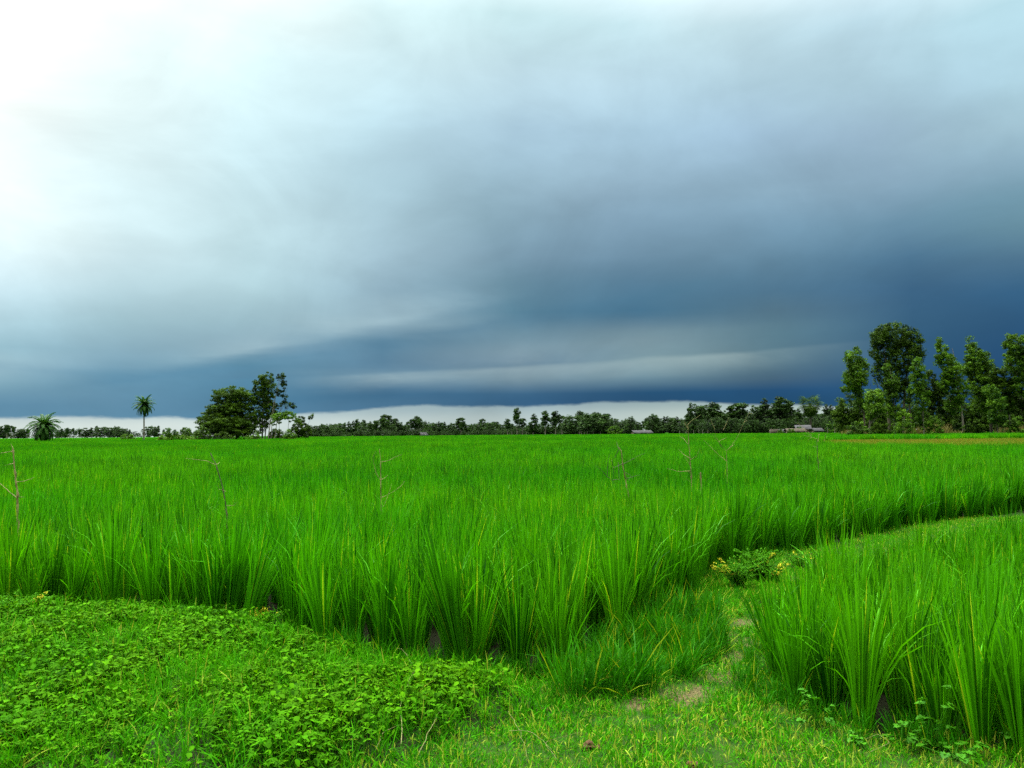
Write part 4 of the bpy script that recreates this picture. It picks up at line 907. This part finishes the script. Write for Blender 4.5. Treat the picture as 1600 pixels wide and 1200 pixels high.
def post(px, D, lab, grp):
    o = bpy.data.objects.new('fence_post', pmesh); COL.objects.link(o); o.location = spot(px, D); o.rotation_euler = (random.uniform(-.05, .05), random.uniform(-.05, .05), random.uniform(0, 6)); o.scale = (1, 1, random.uniform(.75, 1.1)); tag(o, lab, 'post', grp)
for px in (800, 822, 833, 905, 909, 913, 918, 927, 938): post(px, 345, 'pale wooden post at the far edge of the field below the centre trees', 'pale posts along the far field edge')
for px in (1062, 1072, 1084, 1092, 1098, 1106): post(px, 275, 'pale wooden post at the far field edge behind the branch with a bent tip', 'pale posts along the far field edge')
for px in (1293, 1304, 1313, 1345): post(px, 235, 'pale wooden post at the field edge right of the farm sheds', 'pale posts along the far field edge')

# ------------------------------------------------------------------ dry branches set in the crop
def branch_thing(D, base_px, base_y, stem, twigs, label, mat, r0=0.014, seed=0, tmat=None, name='dry_branch', rt=0.0055, thin=0.66):
    r = np.random.default_rng(seed); b = at_depth(base_px, base_y, D); root = empty(name, (b.x, D, float(zg(np.array([b.x]), np.array([D]))[0]))); tag(root, label, 'branch', 'dry branches stuck upright in the rice')
    o0 = np.array(root.location); r0 *= thin; rt *= thin
    def w3(pts, dy):
        out = []
        for k, (x, y) in enumerate(pts):
            v = at_depth(x, y, D + dy * k / max(1, len(pts) - 1)); out.append(np.array(v) - o0)
        return np.array(out)
    S = w3(stem, 0.05); S = np.concatenate([[[0, 0, -0.05]], S])
    # bend the path and add nodes
    s = np.linspace(0, len(S) - 1, 6 * len(S)); pth = np.stack([np.interp(s, np.arange(len(S)), S[:, c]) for c in range(3)], 1); pth += r.normal(0, .0018, pth.shape)
    rad = np.linspace(r0, r0 * .45, len(pth)) * (1 + .12 * r.normal(0, 1, len(pth)))
    for q_ in range(0, len(pth), 7): rad[q_] *= 1.5
    mb = MB(); mb.tube(pth, rad, 7, .5); mb.obj('stem', mat, root, smooth=True)
    for tw in twigs:
        T = w3(tw, r.uniform(-.18, .18)); s = np.linspace(0, len(T) - 1, 5 * len(T)); p2 = np.stack([np.interp(s, np.arange(len(T)), T[:, c]) for c in range(3)], 1); p2[1:] += r.normal(0, .0015, p2[1:].shape)
        mb = MB(); mb.tube(p2, np.linspace(rt, rt * .35, len(p2)), 5, .5); mb.obj('twig', tmat or mat, root, smooth=True)
    return root
def Dy(px, y): return on_plane(px, y, 0.72)[1]
branch_thing(Dy(28, 812), 28, 868, [(28, 812), (27, 770), (23, 735), (20, 700)], [[(26, 778), (14, 768), (0, 755), (-14, 745)], [(26, 753), (38, 752), (54, 746)], [(22, 724), (8, 727)], [(27, 776), (38, 777)], [(21, 705), (2, 708), (-10, 712)], [(21, 703), (17, 693)]],
             'knotty pale branch standing upright at the left edge of the rice', M_STICK, .020, 601, rt=.007)
branch_thing(Dy(352, 796), 357, 838, [(354, 800), (349, 765), (338, 727), (329, 708)], [[(336, 726), (322, 720), (306, 718), (290, 716)], [(338, 726), (344, 722)], [(353, 768), (342, 764), (339, 756)], [(354, 790), (364, 790), (372, 784)], [(351, 796), (349, 806)]],
             'dark leaning branch with a pale side twig in front of the left grove', M_STICKD, .013, 602, M_STICK)
branch_thing(Dy(595, 795), 595, 842, [(595, 795), (595, 750), (595, 722), (593, 702)], [[(594, 750), (588, 740), (584, 724), (583, 714), (587, 705)], [(595, 722), (606, 720), (618, 714), (628, 710)], [(594, 750), (601, 747), (606, 742)], [(595, 778), (606, 773), (618, 766), (628, 758), (632, 752)], [(599, 792), (606, 776), (612, 756)]],
             'slim brown branch with curved side twigs in the middle of the rice left of centre', M_STICK, .011, 603)
branch_thing(Dy(978, 765), 988, 800, [(985, 790), (979, 760), (976, 742), (973, 728), (971, 705), (967, 699)], [[(967, 701), (963, 690)], [(967, 702), (962, 712), (956, 720)], [(956, 720), (958, 730), (958, 745), (957, 752)], [(974, 725), (984, 720), (996, 713), (1008, 708)], [(974, 724), (965, 728), (958, 731)], [(966, 722), (967, 738), (968, 752)],
              [(977, 738), (984, 742), (990, 748)], [(979, 748), (988, 745), (999, 742)], [(948, 744), (956, 750), (962, 758)], [(948, 744), (940, 735), (930, 727)], [(949, 743), (949, 730), (952, 710)], [(958, 750), (970, 748)], [(977, 745), (984, 752), (989, 758)]],
             'tangled broken branch with many crossed twigs right of centre', M_STICK, .017, 604, M_STICKD, rt=.007)
branch_thing(Dy(1081, 757), 1081, 790, [(1081, 770), (1080, 745), (1078, 715), (1076, 690), (1075, 668)], [[(1076, 670), (1074, 664), (1080, 658), (1095, 648)], [(1075, 670), (1071, 663), (1070, 659)], [(1075, 694), (1068, 685), (1062, 682)], [(1079, 718), (1088, 713), (1094, 700)], [(1077, 716), (1068, 710), (1060, 702)], [(1079, 736), (1062, 737), (1042, 732)], [(1078, 726), (1070, 715)], [(1080, 740), (1074, 736)], [(1082, 756), (1077, 752), (1072, 748)]],
             'tall pale branch with a bent tip rising above the horizon', M_STICK, .016, 605, rt=.008)
branch_thing(Dy(1136, 745), 1137, 790, [(1136, 758), (1136, 730), (1135, 706)], [[(1135, 705), (1144, 695), (1154, 680), (1162, 660), (1173, 641)], [(1134, 704), (1122, 690), (1112, 678), (1104, 670)], [(1135, 720), (1124, 712), (1110, 698), (1100, 688)], [(1117, 671), (1113, 662), (1110, 653)], [(1130, 672), (1135, 662), (1139, 652)], [(1162, 660), (1168, 657)], [(1170, 646), (1176, 646)],
              [(1123, 690), (1136, 683)], [(1128, 700), (1118, 681), (1115, 662)], [(1140, 700), (1148, 694)]],
             'thin forked branch spreading in a wide open v above the rice', M_STICK, .010, 606, rt=.0065)
branch_thing(Dy(1278, 740), 1281, 775, [(1280, 750), (1279, 735), (1278, 720), (1277, 700), (1276, 686)], [[(1276, 686), (1268, 683), (1260, 676), (1252, 668)], [(1276, 686), (1265, 682), (1256, 680), (1254, 677)], [(1276, 699), (1270, 697)], [(1279, 722), (1275, 719)], [(1268, 684), (1262, 688), (1263, 692)], [(1268, 680), (1258, 670), (1246, 661)], [(1278, 690), (1280, 677)], [(1288, 690), (1291, 675), (1287, 668)], [(1278, 724), (1284, 720)]],
             'dark headed branch with a fan of pale twigs before the white roofed house', M_STICKD, .012, 607, M_STICK, rt=.006)
b = at_depth(1095, 748, Dy(1095, 757)); o = MB(); o.tube([(0, 0, 0), (.005, 0, .5), (0, .004, 1.0)], [.014, .013, .012], 8, .5)
st = o.obj('wooden_stake', M_STICK, smooth=True); st.location = (b.x, b.y, 0); st.scale.z = at_depth(1095, 738, b.y).z; tag(st, 'short cut stake with a dark end beside the branch with a bent tip', 'stake')

# ------------------------------------------------------------------ small plants and scraps near the path
def sprig_bush(px, y, w_, h_, nst, seed, label, yel, leaf=.028, name='leafy_bush', mat=M_BUSH, patch=None):
    """many arching stems lined with small narrow leaves; patch = heading where the leaves have turned yellow"""
    x0, y0 = P(px, y); r = np.random.default_rng(seed); root = empty(name, (x0, y0, float(zg(np.array([x0]), np.array([y0]))[0]))); tag(root, label, 'plant')
    sb, lb = MB(), MB()
    for _ in range(nst):
        a = r.uniform(0, 6.283); ln_ = r.uniform(.05, 1.05); h = h_ * r.uniform(.55, 1.1); s = np.linspace(0, 1, 7)
        out = w_ / 2 * r.uniform(.2, 1.0) ** .6
        pth = np.stack([np.cos(a) * (out * s ** 1.3) + .02 * r.normal(), np.sin(a) * (out * s ** 1.3) + .02 * r.normal(), h * (s - .28 * s ** 2.5)], 1)
        sb.tube(pth, np.linspace(.003, .0012, 7), 4, .4)
        yl = patch is not None and math.cos(a - patch) > .72 and r.uniform() < yel
        for k in range(int(26 * h / .35) + 6):
            u = r.uniform(.25, 1.0); c = np.array([np.interp(u, s, pth[:, j]) for j in range(3)])
            leaf_fan(lb, c, r.uniform(0, 6.283), r.uniform(-.9, .3), leaf * r.uniform(.6, 1.3), leaf * .38, 1.0 if (yl and u > .55) or r.uniform() < .01 else float(np.clip(r.normal(.5, .2), 0, .9)))
    sb.obj('stem', mat, root); lb.obj('foliage', mat, root)
    return root
sprig_bush(1152, 920, .52, .40, 60, 701, 'feathery bush with orange yellow leaf tips at the corner of the main rice field', .8, patch=2.6)
sprig_bush(1186, 908, .50, .44, 100, 702, 'fullest green feathery bush beside the dark hollow on the path', .15, patch=0.0)
sprig_bush(1210, 914, .34, .32, 46, 703, 'bush with bright yellow leaves just right of the dark hollow', .9, patch=5.2)
sprig_bush(1250, 890, .40, .26, 40, 704, 'sparse weed bush on the strip behind the yellow leaved bush', .2, patch=1.)
sprig_bush(1108, 968, .30, .17, 30, 705, 'small pale green sprig clump with yellow tops on the verge', .6, patch=1.6)
sprig_bush(1150, 962, .16, .08, 12, 706, 'tiny pale sprig beside the path below the dark hollow', .5, patch=1.6)
sprig_bush(405, 985, .50, .20, 50, 707, 'loose weed clump with a few yellow leaves at the edge of the leafy bank', .5, patch=1.8)
sprig_bush(30, 975, .55, .24, 60, 708, 'taller leafy weed clump at the far left against the rice', .1, patch=1.)
def lobed_plant(px, y, h_, n_, L, seed, label, spread=.10, name='young_plant', mat=M_PLANT):
    x0, y0 = P(px, y); r = np.random.default_rng(seed); root = empty(name, (x0, y0, float(zg(np.array([x0]), np.array([y0]))[0]))); tag(root, label, 'plant')
    sb, lb = MB(), MB()
    for k in range(n_):
        a = r.uniform(0, 6.283); z = h_ * (0.25 + .75 * (k + .5) / n_) * r.uniform(.85, 1.1); rad = spread * r.uniform(.3, 1)
        c = np.array([math.cos(a) * rad, math.sin(a) * rad * .8, z]); base = np.array([r.normal(0, .012), r.normal(0, .012), 0])
        pth = np.array([base, base * .5 + c * np.array([.35, .35, .55]), c]); sb.tube(pth, [.0026, .002, .0014], 5, .3)
        for j in range(3):
            leaf_fan(lb, c, a + (j - 1) * 1.0, r.uniform(-.6, .25), .85 * r.uniform(.7, 1.15) * L * (1.0 if j == 1 else .72), L * (.95 if j == 1 else .7), float(np.clip(r.normal(.55, .2), 0, .95)), lobes=1)
    sb.obj('stem', mat, root); lb.obj('foliage', mat, root)
    return root
lobed_plant(1278, 1140, .20, 9, .055, 711, 'young plant with lobed bright leaves at the left foot of the right rice plot', .09)
lobed_plant(1412, 1170, .15, 10, .05, 712, 'low broad leaved seedling in front of the first big right hand clump', .10)
lobed_plant(1462, 1172, .24, 12, .055, 713, 'tallest lobed leaf plant climbing before the second right hand clump', .10)
lobed_plant(1500, 1165, .30, 5, .05, 714, 'thin climbing shoot with few leaves before the dark gap on the right', .10)
lobed_plant(1492, 1190, .08, 16, .05, 715, 'spreading patch of bright round leaves at the bottom right', .17)
lobed_plant(1592, 1180, .14, 9, .045, 716, 'leafy seedling at the right edge below the last clump', .09)
lobed_plant(1345, 1165, .07, 7, .045, 717, 'small flat seedling between the two left plants of the right plot', .07)
lobed_plant(1270, 1010, .34, 8, .035, 718, 'yellowish vine leaves clinging among the blades of the right plot', .05, mat=M_BUSH)
lobed_plant(700, 1020, .17, 10, .05, 719, 'broad leaved plant at the foot of the main rice edge', .10, mat=M_WEED)
lobed_plant(740, 1085, .09, 10, .045, 720, 'grey green leaved weed at the right end of the leafy bank', .13, mat=M_WEED)
def clod(px, y, s_, seed, label):
    x0, y0 = P(px, y); r = np.random.default_rng(seed); import bmesh
    bm = bmesh.new(); bmesh.ops.create_icosphere(bm, subdivisions=3, radius=1)
    ph = r.uniform(0, 6, 6)
    for v in bm.verts:
        k = 1 + .18 * math.sin(v.co.x * 4 + ph[0]) + .15 * math.sin(v.co.y * 5 + ph[1]) + .14 * math.sin(v.co.z * 7 + v.co.x * 3 + ph[2]) + .06 * r.normal()
        v.co = Vector((v.co.x * s_ * k, v.co.y * s_ * .8 * k, v.co.z * s_ * .55 * k))
    me = bpy.data.meshes.new('clod'); bm.to_mesh(me); bm.free(); me.materials.append(M_DUNG); o = bpy.data.objects.new('earth_clod', me); COL.objects.link(o)
    o.location = (x0, y0, float(zg(np.array([x0]), np.array([y0]))[0]) + s_ * .45); o.rotation_euler.z = r.uniform(0, 6); tag(o, label, 'clod', 'brown clods lying in the short turf')
clod(919, 1168, .036, 801, 'largest reddish brown clod lying in the short turf below the verge grass')
clod(1082, 1196, .030, 802, 'brown clod cut by the bottom edge of the photograph')
clod(934, 1169, .018, 803, 'small brown crumb just right of the largest clod')
clod(852, 1108, .024, 804, 'dull brown clod near the foot of the main rice')
def straw(pts, label, seed, hz=.06, rad=.0022):
    rad *= .75
    r = np.random.default_rng(seed); q_ = np.array([P(x, y) for x, y in pts]); m_ = 10; s = np.linspace(0, len(q_) - 1, m_); xy = np.stack([np.interp(s, np.arange(len(q_)), q_[:, c]) for c in (0, 1)], 1)
    z = zg(xy[:, 0], xy[:, 1]) + hz * (.6 + .5 * np.sin(np.linspace(.3, 2.6, m_))); c0 = np.array([xy[0][0], xy[0][1], 0])
    pth = np.column_stack([xy, z]) - c0; pth[:, :2] += r.normal(0, .004, (m_, 2)); mb = MB(); mb.tube(pth, np.linspace(rad, rad * .5, m_), 5, .5); o = mb.obj('dry_straw', M_STRAWS, smooth=True); o.location = c0
    tag(o, label, 'straw', 'dry straw stems lying on the turf and weeds')
straw([(796, 1152), (830, 1162), (862, 1184)], 'pale straw stem slanting down right in the turf left of the clod', 811)
straw([(628, 1190), (626, 1150), (640, 1110), (655, 1080)], 'upright pale straw rising through the weeds near the bottom', 812, .10, .003)
straw([(655, 1198), (675, 1165), (692, 1135)], 'straw stem leaning right beside the upright one in the weeds', 813, .09, .0026)
straw([(588, 1196), (600, 1180), (630, 1160)], 'short straw crossing the foot of the upright one', 814, .07, .0024)
straw([(612, 1028), (630, 1050), (645, 1078)], 'thin dry stalk at the foot of the rice above the leafy weeds', 815, .12, .0022)
straw([(795, 1120), (812, 1155), (822, 1196)], 'long thin straw hanging down the turf left of the clod', 816, .05, .0018)
straw([(1360, 1188), (1392, 1178), (1372, 1165), (1350, 1170)], 'curled pale tendril at the foot of the right plot', 817, .05, .0018)
straw([(870, 1194), (850, 1170), (905, 1150)], 'bent straw beside the largest clod', 818, .04, .0016)
